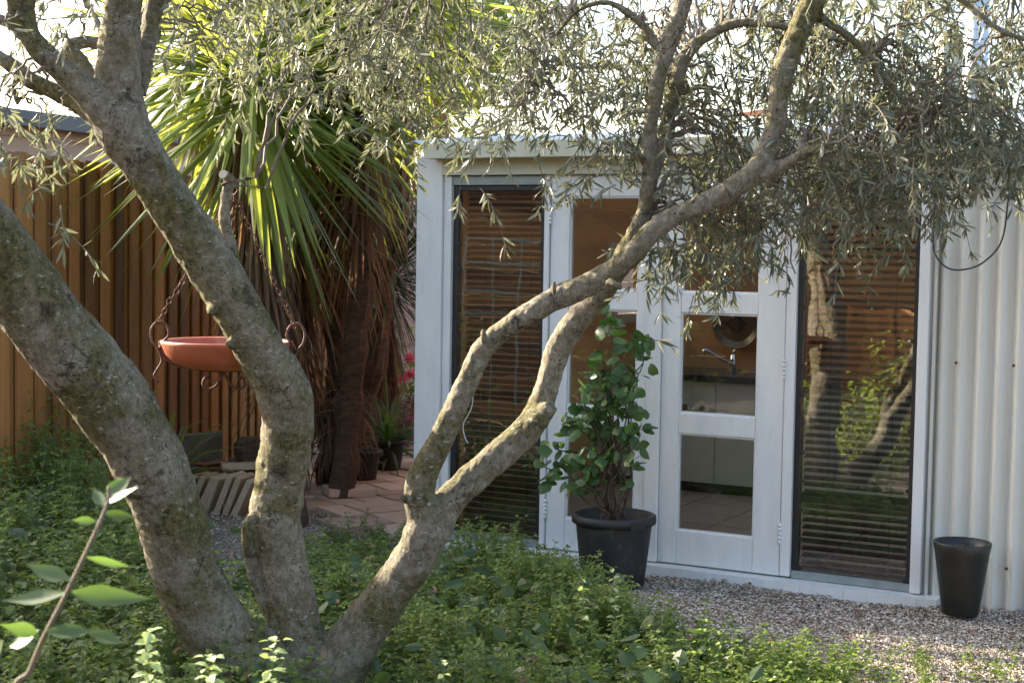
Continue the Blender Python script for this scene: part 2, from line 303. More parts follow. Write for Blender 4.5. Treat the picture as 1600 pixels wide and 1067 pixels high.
# corrugated wall
mb = MB(); su = np.arange(.975, 3.2, .0045); rows = []
for z in (GZ-.01, .6, 1.2, 2.003): rows.append([S(s, -.022+.020*math.sin(s/.083*2*math.pi+.4), z) for s in su])
nn = len(su); mb.add(np.array(rows).reshape(-1, 3), [[r*nn+i, r*nn+i+1, (r+1)*nn+i+1, (r+1)*nn+i] for r in range(3) for i in range(nn-1)]); mb.build('corrugated_wall', M['corr'], shed, True)
part('corner_flashing', M['corr'], [(.966, .980, -.03, .006, GZ, 2.0)])
mb = MB()
for s in (1.075, 1.324, 1.573):
    for z in (.25, 1.15, 1.85):
        mb = MB(); c = S(s, .002, z); mb.tube([c, c+NN*.006], .007, 8); mb.build('roofing_screw', M['rust'], shed)

mb = MB()   # gable/side and back walls, ceiling, floor
sb(mb, -1.75, -1.72, -3.0, -.101, GZ, .95); sb(mb, -1.75, -1.72, -3.0, -.101, 1.95, 2.15); sb(mb, -1.75, -1.72, -3.0, -2.80, .95, 1.95); sb(mb, -1.75, -1.72, -2.42, -1.75, .95, 1.95); sb(mb, -1.75, -1.72, -2.80, -2.42, .95, 1.2); sb(mb, -1.75, -1.72, -2.80, -2.42, 1.62, 1.95); sb(mb, -1.75, -1.72, -1.7495, -.101, .95, 1.95); mb.build('side_wall', M['orange'], shed); mb = MB(); sb(mb, 3.1, 3.13, -3.0, -.03, GZ, 2.2)
mb.build('side_wall', M['cup'], shed)
# back wall with unseen openings added to let daylight into the room
WB = (.9, 1.5, 1.22, 1.85)
mb = MB(); sb(mb, -1.72, WB[0], -2.95, -2.85, GZ, 2.4); sb(mb, WB[1], 1.6, -2.95, -2.85, GZ, 2.4); sb(mb, 1.6, 3.1, -2.95, -2.85, GZ, 1.0); sb(mb, WB[0], WB[1], -2.95, -2.85, GZ, WB[2]); sb(mb, WB[0], WB[1], -2.95, -2.85, WB[3], 2.4); mb.build('back_wall', M['orange'], shed)
bw = MB()
for n0, n1, z0, z1 in ((-2.42, -2.28, 1.14, 1.68), (-2.84, -2.80, 1.14, 1.68), (-2.80, -2.42, 1.62, 1.68), (-2.80, -2.42, 1.14, 1.20)): sb(bw, -1.719, -1.69, n0, n1, z0, z1)
bw.build('window_frame', M['cream'], shed)
mb = MB(); sb(mb, -1.72, 3.1, -.5, -.11, 2.02, 2.06); mb.build('ceiling', M['cup'], shed)
mb = MB(); mb.add([S(-1.75, -.50, 2.245), S(3.15, -.50, 2.245), S(3.15, -3.0, 2.52), S(-1.75, -3.0, 2.52)], [[0, 1, 2, 3]]); mb.build('added_skylight', M['glass'], shed)  # unseen glass roof added to brighten the interior with daylight
mb = MB()
for i in range(12):
    for j in range(8):
        s0 = -1.7+i*.4; n0 = -.12-(j+1)*.35; sb(mb, s0+.004, s0+.396, n0+.004, n0+.346, GZ+.0, .083)
mb.build('floor', M['tile'], shed)
# doors
def door(s0, s1, p0, p1, hinge_left):
    mb = MB(); n0, n1 = -.045, .005
    sb(mb, s0, p0, n0, n1, .097, 1.998); sb(mb, p1, s1, n0, n1, .097, 1.998)
    for z0, z1 in ((.097, .262), (.74, .84), (1.33, 1.43), (1.892, 1.998)): sb(mb, p0, p1, n0+.002, n1-.003, z0, z1)
    d = mb.build('door', M['white'], shed); bevel(d, .004)
    for z0, z1 in ((.262, .74), (.84, 1.33), (1.43, 1.892)):
        g = MB(); sb(g, p0-.001, p1+.001, -.024, -.020, z0-.001, z1+.001); g.build('pane', M['glass'], d)
        b = MB()
        for a_, b_, c_, e_ in ((p0, p0+.008, z0, z1), (p1-.008, p1, z0, z1), (p0+.008, p1-.008, z0, z0+.008), (p0+.008, p1-.008, z1-.008, z1)): sb(b, a_, b_, -.018, -.006, c_, e_)
        b.build('glazing_bead', M['white'], d)
    hs = s0-.001 if hinge_left else s1+.001
    for z in (.30, 1.08, 1.80):
        h = MB()
        for q in range(5): c = S(hs, .012, z-.05+q*.02); h.tube([c, c+np.array([0, 0, .0185])], .008 if q % 2 else .0075, 10)
        h.build('hinge', M['white'], d, True)
    return d
d1 = door(-.968, -.42, -.862, -.482, True); d2 = door(-.345, .281, -.25, .145, False)
# handle on the right leaf
# louvre windows
def louvre(s0, s1):
    f = MB(); w = .026
    sb(f, s0, s0+w, -.06, -.01, .13, 1.95); sb(f, s1-w, s1, -.06, -.01, .13, 1.95); sb(f, s0+w, s1-w, -.06, -.01, 1.925, 1.95)
    fr = f.build('window', M['black'], shed); bevel(fr, .002)
    b = MB(); sb(b, s0, s1, -.065, -.006, .092, .128); b.build('bottom_rail', M['alu'], fr)
    z = .135; hh = (1.92-.135)/13
    for i in range(13):
        g = MB(); za = z+i*hh; zb = za+hh+.012; g.add([S(s0+w, -.022, za), S(s1-w, -.022, za), S(s1-w, -.0275, zb), S(s0+w, -.0275, zb), S(s0+w, -.026, za), S(s1-w, -.026, za), S(s1-w, -.0315, zb), S(s0+w, -.0315, zb)], [[0, 1, 2, 3], [0, 4, 5, 1]]); g.build('glass_louvre', M['lglass'], fr)
        for s in (s0+w, s1-w-.012):
            c = MB(); sb(c, s, s+.012, -.045, -.008, za-.004, za+.012); c.build('louvre_clip', M['black'], fr)
louvre(-1.55, -1.003); louvre(.336, .903)
def blind(s0, s1, zb, tilt, label, gap=.032):
    t = thing('venetian_blind', S((s0+s1)/2, -.12, 1.95), label, 'blind', 'slatted blinds inside the louvre windows')
    m_ = MB(); sb(m_, s0, s1, -.15, -.11, 1.90, 1.94); m_.build('headrail', M['slat'], t)
    m_ = MB(); z = 1.885; 
    while z > zb:
        dz = .018*math.sin(tilt); dn = .018*math.cos(tilt); sag = .003*rs.randn()
        v = [S(s, n_, zz+(sag if s == s0 else -sag)*.5) for s in (s0, s1) for n_, zz in ((-.13+dn, z-dz), (-.13-dn, z+dz))]; v2 = [p+np.array([0, 0, .0028]) for p in v]
        m_.add(v+v2, [[0, 1, 3, 2], [4, 6, 7, 5], [0, 2, 6, 4], [1, 5, 7, 3], [0, 4, 5, 1], [2, 3, 7, 6]]); z -= gap
    m_.build('slats', M['slat'], t)
    m_ = MB(); sb(m_, s0, s1, -.145, -.115, zb-.02, zb-.005); m_.build('bottom_rail', M['slat'], t)
    for s in (s0+.12, s1-.12):
        m_ = MB(); m_.tube([S(s, -.109, 1.9), S(s, -.109, zb)], .0012, 5); m_.build('cord', M['black'], t)
blind(-1.53, -1.02, .14, .5, 'brown slatted blind behind the narrow left window beside the corner post')
blind(.35, .89, .14, .35, 'brown slatted blind behind the right window next to the corrugated wall', .034)
# interior fittings
kit = thing('kitchen_unit', S(.3, -2.5, GZ), 'cream panelled kitchen unit with dark benchtop seen through the door glass', 'kitchen unit')
m_ = MB(); sb(m_, -1.7, 3.05, -2.84, -2.25, .15, .80)
for i in range(18): sb(m_, -1.69+i*.262, -1.69+i*.262+.252, -2.25, -2.238, .15, .795)
m_.build('cupboard', M['cup'], kit)
m_ = MB(); sb(m_, -1.7, 3.05, -2.80, -2.28, .083, .148); m_.build('plinth', M['counter'], kit)
m_ = MB(); sb(m_, -1.7, 3.06, -2.845, -2.21, .802, .842); m_.build('benchtop', M['counter'], kit)
for s in (-1.116, -.993):
    m_ = MB(); c = S(s, -2.237, .63); m_.tube([c, c+NN*.02], [.016, .02], 12); m_.build('knob', M['counter'], kit)
tp = thing('kitchen_tap', S(-.895, -2.5, .845), 'chrome mixer tap with slanting spout seen through the right door', 'tap')
m_ = MB(); m_.tube([S(-.895, -2.5, .843), S(-.895, -2.5, .965)], .016, 12); m_.build('body', M['chrome'], tp, True)
m_ = MB(); m_.tube(catmull([S(-.90, -2.5, .90), S(-.96, -2.46, .935), S(-1.04, -2.42, .985), S(-1.062, -2.41, .985), S(-1.068, -2.41, .965)]), .011, 10); m_.build('spout', M['chrome'], tp, True)
m_ = MB(); m_.tube([S(-.895, -2.5, .965), S(-.88, -2.49, 1.0)], [.012, .007], 8); m_.build('lever', M['chrome'], tp, True)
pl = thing('round_plate', S(-.992, -2.8, .85), 'round bronze plate with a dark diamond standing behind the tap', 'plate')
m_ = MB(); an = np.linspace(0, 2*math.pi, 48, endpoint=False); cz = 1.15
for (r0, n0), (r1, n1) in (((.0, -2.815), (.12, -2.815)), ((.12, -2.815), (.165, -2.79)), ((.165, -2.79), (.17, -2.80)), ((.17, -2.80), (.12, -2.83)), ((.12, -2.83), (0, -2.83))):
    V = [S(-.992+r*math.cos(a), n_, cz+r*math.sin(a)) for r, n_ in ((r0, n0), (r1, n1)) for a in an]; m_.add(V, [[i, (i+1) % 48, 48+(i+1) % 48, 48+i] for i in range(48)])
m_.build('dish', M['plate'], pl, True)
m_ = MB(); m_.add([S(-.992+a*.075, -2.808+b, cz+c*.075) for b in (0, .004) for a, c in ((1, 0), (0, 1), (-1, 0), (0, -1))], [[0, 1, 2, 3], [4, 5, 6, 7], [0, 4, 5, 1], [1, 5, 6, 2], [2, 6, 7, 3], [3, 7, 4, 0]]); m_.build('diamond', M['counter'], pl)
m_ = MB(); m_.tube(catmull([S(-1.43, .012, .93), S(-1.40, .02, .85), S(-1.415, .015, .78), S(-1.46, .012, .70), S(-1.45, .014, .64), S(-1.43, .012, .60)]), .0028, 6)
tag(m_.build('dangling_cord', M['cord'], smooth=True), 'thin white cord hanging in a curve over the left window', 'cord')
m_ = MB(); m_.tube(catmull([S(.96, .02, 1.86), S(.965, .03, 1.66), S(1.02, .05, 1.58), S(1.10, .07, 1.565), S(1.19, .06, 1.60), S(1.26, .03, 1.70), S(1.28, .02, 1.9)]), .004, 6)
tag(m_.build('cable', M['cable'], smooth=True), 'thin black cable looping down across the corrugated wall', 'cable')
# ------------------------------------------------------------------ fence + neighbours
FP = np.array([-2.53, 8.8, 0]); FD = nrm(np.array([.145, .99, 0])); FN = np.array([FD[1], -FD[0], 0])
def Fc(k, n, z): return FP+FD*k+FN*n+np.array([0, 0, z])
fen = thing('paling_fence', Fc(0, 0, 0), 'tall orange brown timber paling fence running back along the left side', 'fence')
mb = MB(); k = -1.5; i = 0
while k < 10:
    w = rs.uniform(.085, .125); o_ = .022 if i % 2 else 0; zt = 2.09+rs.uniform(-.008, .008); mb.box(k-.008, k+w+.004, o_, o_+.014, .02, zt, Fc, rs.rand()); k += w; i += 1
mb.build('palings', M['wood'], fen); m_ = MB(); m_.box(-1.5, 10, -.001, -.0005, .03, 2.06, Fc); m_.build('backing_boards', M['wood2'], fen)
for z in (.35, 1.1, 1.85):
    m_ = MB(); m_.box(-1.5, 10, -.045, -.002, z, z+.07, Fc); m_.build('rail', M['wood2'], fen)
for k in (-1.4, .6, 3, 5.4, 7.8):
    m_ = MB(); m_.box(k, k+.1, -.14, -.047, 0, 2.0, Fc); m_.build('post', M['wood2'], fen)
HA, HB = P(0, 170, 10.8), P(200, 196, 12.1); HD = nrm((HB-HA)*[1, 1, 0]); HN = np.array([HD[1], -HD[0], 0])
def Hc(k, n, z): return np.array([HA[0], HA[1], 0])+HD*k+HN*n+np.array([0, 0, z])
nb = thing('neighbour_house', Hc(0, 0, 0), 'pink weatherboard house with slate gutter beyond the paling fence', 'house')
mb = MB()
for i in range(17):
    z = .05+i*.145; mb.add([Hc(-.7, 0, z), Hc(2.6, 0, z), Hc(2.6, -.018, z+.147), Hc(-.7, -.018, z+.147), Hc(-.7, -.04, z), Hc(2.6, -.04, z)], [[0, 1, 2, 3], [0, 4, 5, 1]], .5)
mb.box(-.7, 2.6, -4, -.041, 0, 2.48, Hc); mb.build('wall', M['pink'], nb)
mb = MB(); mb.box(-.8, 2.7, 0, .12, 2.44, 2.55, Hc); mb.build('gutter', M['gutter'], nb)
mb = MB(); mb.add([Hc(-.8, .1, 2.53), Hc(2.7, .1, 2.53), Hc(2.7, -2, 2.8), Hc(-.8, -2, 2.8), Hc(2.7, -4.2, 2.53), Hc(-.8, -4.2, 2.53)], [[0, 1, 2, 3], [3, 2, 4, 5], [0, 3, 5], [1, 4, 2]]); mb.build('roof', M['roof'], nb)
bh = thing('brick_house', P(1420, 400, 14), 'red brick house with pale blue grey gutter behind the studio roof', 'house')
def B(x, y, z): return np.array([x, y, z])
q0 = P(1230, 160, 14)[0]
mb = MB(); mb.box(q0+.1, q0+6, 14.1, 19, 0, 2.80, B); mb.build('wall', M['redbrick'], bh)
mb = MB(); mb.box(q0, q0+6.2, 13.95, 14.1, 2.80, 2.96, B); mb.build('gutter', M['pole'], bh)
mb = MB(); mb.add([B(q0, 14, 2.962), B(q0+6.2, 14, 2.962), B(q0+6.2, 19, 3.3), B(q0, 19, 3.3)], [[0, 1, 2, 3]]); mb.build('roof', M['roof'], bh)
c = P(1517, 300, 11); mb = MB(); mb.tube([[c[0], c[1], 0], [c[0], c[1], 5.2]], .085, 20); tag(mb.build('metal_pole', M['pole'], smooth=True), 'tall pale blue metal pole rising behind the studio roof', 'pole')
c = P(1484, 300, 13); ch = MB(); ch.box(c[0]-.09, c[0]+.09, c[1], c[1]+.3, 0, 3.5, B); tag(ch.build('chimney', M['cream']), 'slim cream rendered chimney stack just left of the pale metal pole', 'chimney')
# back wall at the end of the side path
mb = MB()
for i in range(13):
    z = .05+i*.16; mb.box(-4, 6, 15.0+(.006 if i % 2 else 0), 15.06, z, z+.152, B, rs.rand())
tag(mb.build('garden_wall', M['pink']), 'pinkish boarded garden wall closing the far end of the side path', 'wall')
# fence behind the camera, seen only as reflection
fb = thing('rear_fence', (-6, -4, 0), 'sunlit timber paling fence mirrored in the window glass', 'fence')
mb = MB(); x = -13.
while x < 3: w = rs.uniform(.1, .15); mb.box(x, x+w-.003, -4.02, -4, 0, 1.95+rs.uniform(-.01, .01), B, rs.rand()); x += w
mb.build('palings', M['wood'], fb)
rh = thing('timber_house', (-11, -2, 0), 'warm timber clad house mirrored in the studio window glass', 'house')
mb = MB()
for i in range(22): z = .02+i*.17; mb.box(-12.0, -11.97+(.008 if i % 2 else 0), -12, 4.5, z, z+.166, B, rs.rand())
mb.build('wall', M['wood'], rh); mb = MB(); mb.add([B(-11.6, -12.3, 3.7), B(-11.6, 4.8, 3.7), B(-14, 4.8, 4.7), B(-14, -12.3, 4.7)], [[0, 1, 2, 3]]); mb.build('roof', M['gutter'], rh)
# ------------------------------------------------------------------ path pavers
mb = MB(); W_ = .175; th0 = math.radians(33)
def pth(x, y): return -.9+x*math.cos(th0)-y*math.sin(th0), 9.6+x*math.sin(th0)+y*math.cos(th0)
for i in range(-14, 18):
    for j in range(-10, 18):
        for kk in range(2):
            x0, y0 = i*2*W_, j*2*W_; a0, a1, b0, b1 = (0, 2*W_, kk*W_, kk*W_+W_) if (i+j) % 2 else (kk*W_, kk*W_+W_, 0, 2*W_)
            cx, cy = x0+(a0+a1)/2, y0+(b0+b1)/2; X, Y = pth(cx, cy)
            if not (7.75+.12*math.sin(X*5) < Y < 14.6 and X > -1.5-.02*(Y-9) and Y > 9.25-1.75*(X+1.3) and scoord(X, Y) < -1.86 and X < 1.6): continue
            tl, ph = (rs.rand()-.5)*.05, (rs.rand()-.5)*.05; dz = rs.rand()*.008
            def pf(x, y, z, cx=cx, cy=cy, tl=tl, ph=ph): u = cx+(x-cx)*math.cos(ph)-(y-cy)*math.sin(ph); v = cy+(x-cx)*math.sin(ph)+(y-cy)*math.cos(ph); return np.array([*pth(u, v), z+(x-cx)*tl])
            mb.box(x0+a0+.006, x0+a1-.006, y0+b0+.006, y0+b1-.006, GZ-.02, GZ+.03+dz, pf, rs.rand())
if mb.n: bevel(tag(mb.build('path', M['paver']), kind='structure'), .004)
# ------------------------------------------------------------------ olive tree
LIMB = []
def limb(mb, pts, m=5):
    a = np.array([list(P(x, y, d))+[r*d/FPX] for x, y, r, d in pts]); q = catmull(a, m); q[:, 3] = np.maximum(q[:, 3], .002)
    q[:, 3] *= 1+.018*np.sin(np.arange(len(q))*1.3+rs.rand()*6); mb.tube(q[:, :3], q[:, 3], 18, wob=.03); LIMB.append(q[:, :3][::2]); return q
bx = P(490, 1080, 5.0); olive = thing('olive_tree', (bx[0], bx[1], 0), 'old multi trunk olive tree with mossy grey bark arching in front of the studio', 'tree')
mb = MB()
b0 = np.array([bx[0], bx[1], -.1]); mb.tube([b0, b0+[0, 0, .2], P(492, 1110, 5.0)], [.24, .20, .15], 20)
limb(mb, [(475, 1150, 80, 5.0), (415, 1062, 64, 4.98), (350, 1000, 56, 4.9), (293, 900, 53, 4.8), (264, 800, 53, 4.7), (221, 700, 57, 4.6), (155, 602, 62, 4.5), (75, 508, 60, 4.4), (2, 408, 60, 4.3), (-70, 330, 64, 4.2), (-200, 220, 66, 4.1), (-330, 60, 60, 4.0)])
limb(mb, [(495, 1130, 50, 5.02), (486, 1060, 46, 5.02), (467, 990, 40, 5.02), (446, 900, 39, 5.0), (430, 820, 41, 5.0), (436, 760, 40, 5.0), (446, 700, 40, 4.98), (450, 650, 41, 4.95), (438, 600, 43, 4.9), (408, 550, 39, 4.85), (378, 495, 38, 4.8), (322, 402, 40, 4.75), (285, 345, 38, 4.7), (255, 300, 37, 4.68), (222, 248, 38, 4.65), (190, 195, 44, 4.62), (184, 130, 36, 4.6), (187, 70, 33, 4.58), (192, 0, 29, 4.55), (205, -90, 30, 4.5), (250, -220, 28, 4.4)])
limb(mb, [(243, 232, 8, 4.54), (262, 290, 7.5, 4.57), (276, 325, 7.5, 4.59), (284, 356, 6, 4.61)], 4)
limb(mb, [(396, 805, 9, 4.95), (389, 832, 12, 4.94), (391, 875, 10, 4.96), (406, 925, 9, 4.97), (424, 965, 9, 4.97), (432, 1010, 10, 4.95)], 4); limb(mb, [(365, 540, 9, 4.78), (356, 536, 7, 4.74)], 3); limb(mb, [(328, 480, 7, 4.74), (334, 488, 7, 4.70)], 3)
limb(mb, [(215, 150, 14, 4.68), (230, 70, 15, 4.68), (243, 0, 15, 4.7), (268, -80, 14, 4.72), (340, -170, 12, 4.75), (480, -190, 10, 4.8), (620, -130, 7, 4.9), (720, -60, 5, 5.0)])
limb(mb, [(190, 205, 30, 4.6), (140, 150, 24, 4.56), (96, 108, 20, 4.52), (52, 66, 18, 4.5), (45, 20, 11, 4.5), (48, -60, 10, 4.5)])
limb(mb, [(60, 75, 16, 4.5), (30, 30, 14, 4.48), (15, -50, 12, 4.45)])
limb(mb, [(40, 60, 9, 4.5), (12, 35, 9, 4.48), (-40, 25, 8, 4.45)])
limb(mb, [(205, 235, 20, 4.66), (150, 185, 15, 4.72), (100, 150, 14, 4.78), (50, 128, 13, 4.8), (18, 103, 12, 4.82), (-30, 70, 11, 4.85)])
limb(mb, [(28, 120, 6, 4.8), (22, 140, 5, 4.8), (27, 162, 5, 4.8)])
limb(mb, [(150, 190, 12, 4.7), (136, 140, 12, 4.75), (132, 105, 13, 4.78), (108, 78, 12, 4.8), (132, 66, 11, 4.85), (160, 68, 9, 4.9), (200, 60, 8, 4.95)])
limb(mb, [(160, 62, 6, 4.9), (152, 35, 5, 4.92), (134, 0, 4, 4.95), (120, -40, 4, 4.95)])
# hook stub
limb(mb, [(372, 430, 10, 4.85), (360, 385, 10, 4.85), (351, 342, 9.5, 4.85), (354, 305, 9, 4.85), (358, 280, 9, 4.85), (350, 274, 7, 4.85)])
limb(mb, [(362, 284, 3.4, 4.85), (380, 281, 3, 4.85), (399, 278, 2.6, 4.86)], 3); limb(mb, [(362, 292, 2.5, 4.85), (390, 291, 2, 4.85), (416, 295, 1.6, 4.84)], 3)
# right trunk
limb(mb, [(480, 1130, 60, 5.0), (525, 1045, 50, 5.0), (562, 990, 39, 4.98), (612, 920, 34, 4.95), (650, 868, 34, 4.92), (668, 820, 33, 4.9), (672, 780, 28, 4.9)])
limb(mb, [(668, 820, 28, 4.9), (655, 775, 25, 4.88), (664, 735, 23, 4.87), (685, 695, 20, 4.85), (708, 645, 19, 4.83), (733, 590, 17.5, 4.8), (755, 545, 17.5, 4.78), (790, 513, 16, 4.75), (830, 487, 17, 4.72), (875, 464, 19, 4.7), (945, 432, 18.5, 4.66), (987, 398, 18, 4.62), (1030, 352, 16, 4.6), (1100, 318, 16, 4.58), (1140, 297, 17, 4.56), (1178, 270, 18, 4.55), (1197, 235, 17, 4.55), (1212, 188, 15, 4.55), (1223, 112, 18, 4.55), (1245, 56, 18, 4.55), (1270, 0, 19, 4.55), (1300, -80, 18, 4.55)])
limb(mb, [(1180, 275, 15, 4.55), (1215, 262, 11, 4.53), (1245, 246, 8, 4.5), (1268, 235, 9, 4.48), (1292, 226, 5, 4.46)]); limb(mb, [(1248, 245, 7, 4.5), (1254, 215, 5, 4.5)], 3)
limb(mb, [(675, 835, 30, 4.92), (698, 788, 26, 4.93), (740, 746, 24, 4.94), (780, 711, 24, 4.95), (818, 678, 24, 4.96), (842, 640, 21, 4.97), (856, 600, 19, 4.97), (872, 548, 20, 4.96), (895, 508, 20, 4.95), (918, 482, 19, 4.93), (945, 455, 17, 4.9), (968, 415, 17, 4.86), (990, 368, 14, 4.82), (1008, 330, 13, 4.8), (1014, 262, 11.5, 4.78), (1017, 187, 12, 4.76), (1032, 112, 12.5, 4.75), (1045, 75, 13, 4.75), (1068, 0, 14, 4.75), (1090, -70, 13, 4.75)])
limb(mb, [(825, 675, 20, 4.95), (845, 650, 16, 4.93), (862, 634, 12, 4.9)], 3)
limb(mb, [(1015, 300, 9, 4.8), (1026, 260, 9, 4.82), (1037, 222, 9.5, 4.83), (1048, 168, 11.5, 4.84), (1061, 112, 12, 4.85), (1077, 80, 11, 4.85), (1100, 60, 9, 4.85), (1132, 42, 8, 4.84), (1170, 35, 7, 4.82), (1222, 42, 5.5, 4.8), (1300, 60, 4.5, 4.78), (1380, 90, 3.5, 4.76)])
limb(mb, [(1045, 100, 7, 4.76), (1025, 70, 7, 4.76), (1000, 36, 6.5, 4.76), (962, 9, 5.5, 4.76), (930, 6, 4.5, 4.76), (893, 26, 3.5, 4.78), (860, 75, 2.8, 4.8), (838, 150, 2.2, 4.85)])
limb(mb, [(1290, -60, 12, 4.55), (1400, -90, 10, 4.5), (1480, -20, 7, 4.45), (1560, 45, 5, 4.4), (1660, 80, 4, 4.4)])
limb(mb, [(1300, -80, 12, 4.6), (1380, -150, 11, 4.8), (1500, -160, 9, 5.0), (1620, -60, 6, 5.1)])
limb(mb, [(1270, 20, 8, 4.55), (1340, 70, 6, 4.6), (1390, 130, 5, 4.65), (1440, 200, 3.5, 4.7)])
for x, y, r, d, dx, dy in ((757, 535, 8, 4.72, -3, -22), (950, 440, 8, 4.58, 22, 10), (866, 460, 5, 4.63, 0, -20), (640, 780, 9, 4.82, -14, -4), (1085, 310, 5, 4.5, -3, 8), (690, 700, 4, 4.8, -8, -10), (432, 470, 6, 4.75, 10, 2)):
    limb(mb, [(x, y, r, d), (x+dx*.6, y+dy*.6, r*.75, d-.02), (x+dx, y+dy, r*.55, d-.02)], 3)
tr = mb.build('trunk', M['bark'], olive, True)
rm = tr.modifiers.new('remesh', 'REMESH'); rm.mode = 'VOXEL'; rm.voxel_size = .0065; rm.use_smooth_shade = True
sm = tr.modifiers.new('smooth', 'SMOOTH'); sm.iterations = 3; sm.factor = .5
tx = bpy.data.textures.new('bark_lumps', 'CLOUDS'); tx.noise_scale = .05; tx.noise_depth = 3
dm = tr.modifiers.new('disp', 'DISPLACE'); dm.texture = tx; dm.strength = .010; dm.mid_level = .5; dm.texture_coords = 'LOCAL'
t2 = bpy.data.textures.new('bark_ridges', 'MUSGRAVE') if False else bpy.data.textures.new('bark_ridges', 'CLOUDS'); t2.noise_scale = .018; t2.noise_depth = 4; t2.cloud_type = 'GRAYSCALE'
d2_ = tr.modifiers.new('disp2', 'DISPLACE'); d2_.texture = t2; d2_.strength = .006; d2_.mid_level = .5; d2_.texture_coords = 'LOCAL'
m_ = MB(); e = P(349, 273, 4.84); m_.tube([e, e+nrm(P(344, 271, 4.82)-e)*.006], [.014, .013], 12); m_.build('cut_end', M['cut'], olive)
# twigs + leaves
LP = np.concatenate(LIMB)
def olive_leaves(mb, base, ax, n_):
    """leaves at base (n,3) leaving axis ax"""
    n = len(base); r = nrm(rs.randn(n, 3)); sidev = nrm(np.cross(ax, r)); d = nrm(ax*rs.uniform(.1, 1.1, (n, 1))+sidev*rs.uniform(.3, 1., (n, 1))+np.array([0, 0, -.1]))
    L = rs.uniform(.030, .060, n); W = L*rs.uniform(.13, .20, n); up = nrm(np.array([0, 0, 1.])+.9*rs.randn(n, 3)); sd = nrm(np.cross(d, up)); nr = np.cross(sd, d)
    t = np.array([0, .22, .5, .78, 1.]); bend = rs.uniform(-.3, .2, n); sp = base[:, None]+d[:, None]*(L[:, None]*t)[..., None]+nr[:, None]*(bend[:, None]*L[:, None]*t**2)[..., None]
    mb.ribbons(sp, sd, W[:, None]*.5*np.array([.12, .75, 1., .72, .03])[None], fold=.25)
TW = MB(); CR = MB()
def cluster(c, anchor, ntw, tl, droop, hang):
    if anchor is not None:
        mid = (c+anchor)/2+np.array([0, 0, .22*np.linalg.norm(c-anchor)]); q = catmull([anchor, mid*.6+anchor*.4+[0, 0, .02], mid, (mid+c)/2+[0, 0, .03], c], 4); q[1:-1] += rs.randn(len(q)-2, 3)*.006
        TW.tube(q, np.linspace(.0055, .0025, len(q)), 5, cap=False)
    for _ in range(ntw):
        L = tl*rs.uniform(.6, 1.3); st = c+rs.randn(3)*.075; th = rs.rand()*6.28; el = rs.uniform(-.6, .5) if not hang else rs.uniform(-1.3, -.5)
        d = np.array([math.cos(th)*math.cos(el), math.sin(th)*math.cos(el)*.8, math.sin(el)]); K = 9; pts = [st]
        for i in range(K-1):
            d = nrm(d+np.array([0, 0, -droop*.22])+rs.randn(3)*.09); pts.append(pts[-1]+d*L/(K-1))
        pts = np.array(pts); TW.tube(pts, np.linspace(.0022, .0008, K), 3, cap=False)
        m = max(5, int(L/.020)); tt = np.sort(rs.uniform(.08, 1, m))*(K-1); i0 = np.minimum(tt.astype(int), K-2); fr = (tt-i0)[:, None]; b = pts[i0]*(1-fr)+pts[i0+1]*fr; ax = nrm(pts[i0+1]-pts[i0])
        b = np.repeat(b, 2, 0); ax = np.repeat(ax, 2, 0); olive_leaves(CR, b, ax, len(b))
def nearest(c): return LP[np.argmin(np.linalg.norm(LP-c, axis=1))]
# x0,x1,y0,y1,d0,d1,clusters,twigs,len,droop,hang
BOX = [(350, 640, -90, 80, 5.0, 6.2, 16, 4, .26), (520, 800, -60, 120, 5.0, 6.3, 22, 4, .28), (640, 760, 90, 160, 5.2, 6, 6, 3, .2),
       (250, 420, -60, 20, 4.2, 4.9, 4, 3, .2), (330, 430, 20, 100, 4.6, 5.4, 3, 3, .2), (430, 620, 90, 150, 4.6, 5.2, 5, 3, .2),
       (800, 1040, 0, 170, 4.8, 5.7, 40, 4, .24), (1040, 1260, -40, 190, 4.85, 5.7, 33, 4, .24), (1240, 1640, -50, 130, 4.5, 5.7, 44, 4, .26),
       (1060, 1260, 200, 300, 4.7, 5.5, 26, 4, .22), (1230, 1640, 100, 235, 4.4, 5.5, 58, 4, .24), (1230, 1400, 240, 325, 4.5, 5.1, 18, 4, .17),
       (1050, 1180, 320, 400, 4.7, 5.0, 22, 4, .17), (1400, 1640, 230, 290, 4.3, 5.0, 12, 3, .18), (900, 970, 240, 280, 4.6, 4.9, 3, 3, .13),
       (740, 900, 150, 210, 4.6, 5.2, 7, 3, .18), (-40, 50, 220, 270, 3.9, 4.2, 6, 3, .15), (-30, 130, -20, 60, 4.2, 5.2, 9, 3, .16), (0, 120, 90, 200, 4.6, 5.2, 4, 2, .14), (240, 430, -40, 130, 5.0, 6.0, 10, 4, .22), (-60, 30, 160, 220, 4.0, 4.5, 3, 3, .16), (70, 120, 140, 180, 4.6, 5, 1, 2, .12)]
for x0, x1, y0, y1, a, b, nc, nt_, tl in BOX:
    for _ in range(nc):
        c = P(rs.uniform(x0, x1), rs.uniform(y0, y1), rs.uniform(a, b)); an = nearest(c)
        if np.linalg.norm(an-c) > .8 and c[0] > -.8: an = c+np.array([rs.uniform(-.3, .3), rs.uniform(-.2, .2), rs.uniform(.2, .45)])
        cluster(c, an, nt_, tl, .85, rs.rand() < .3)
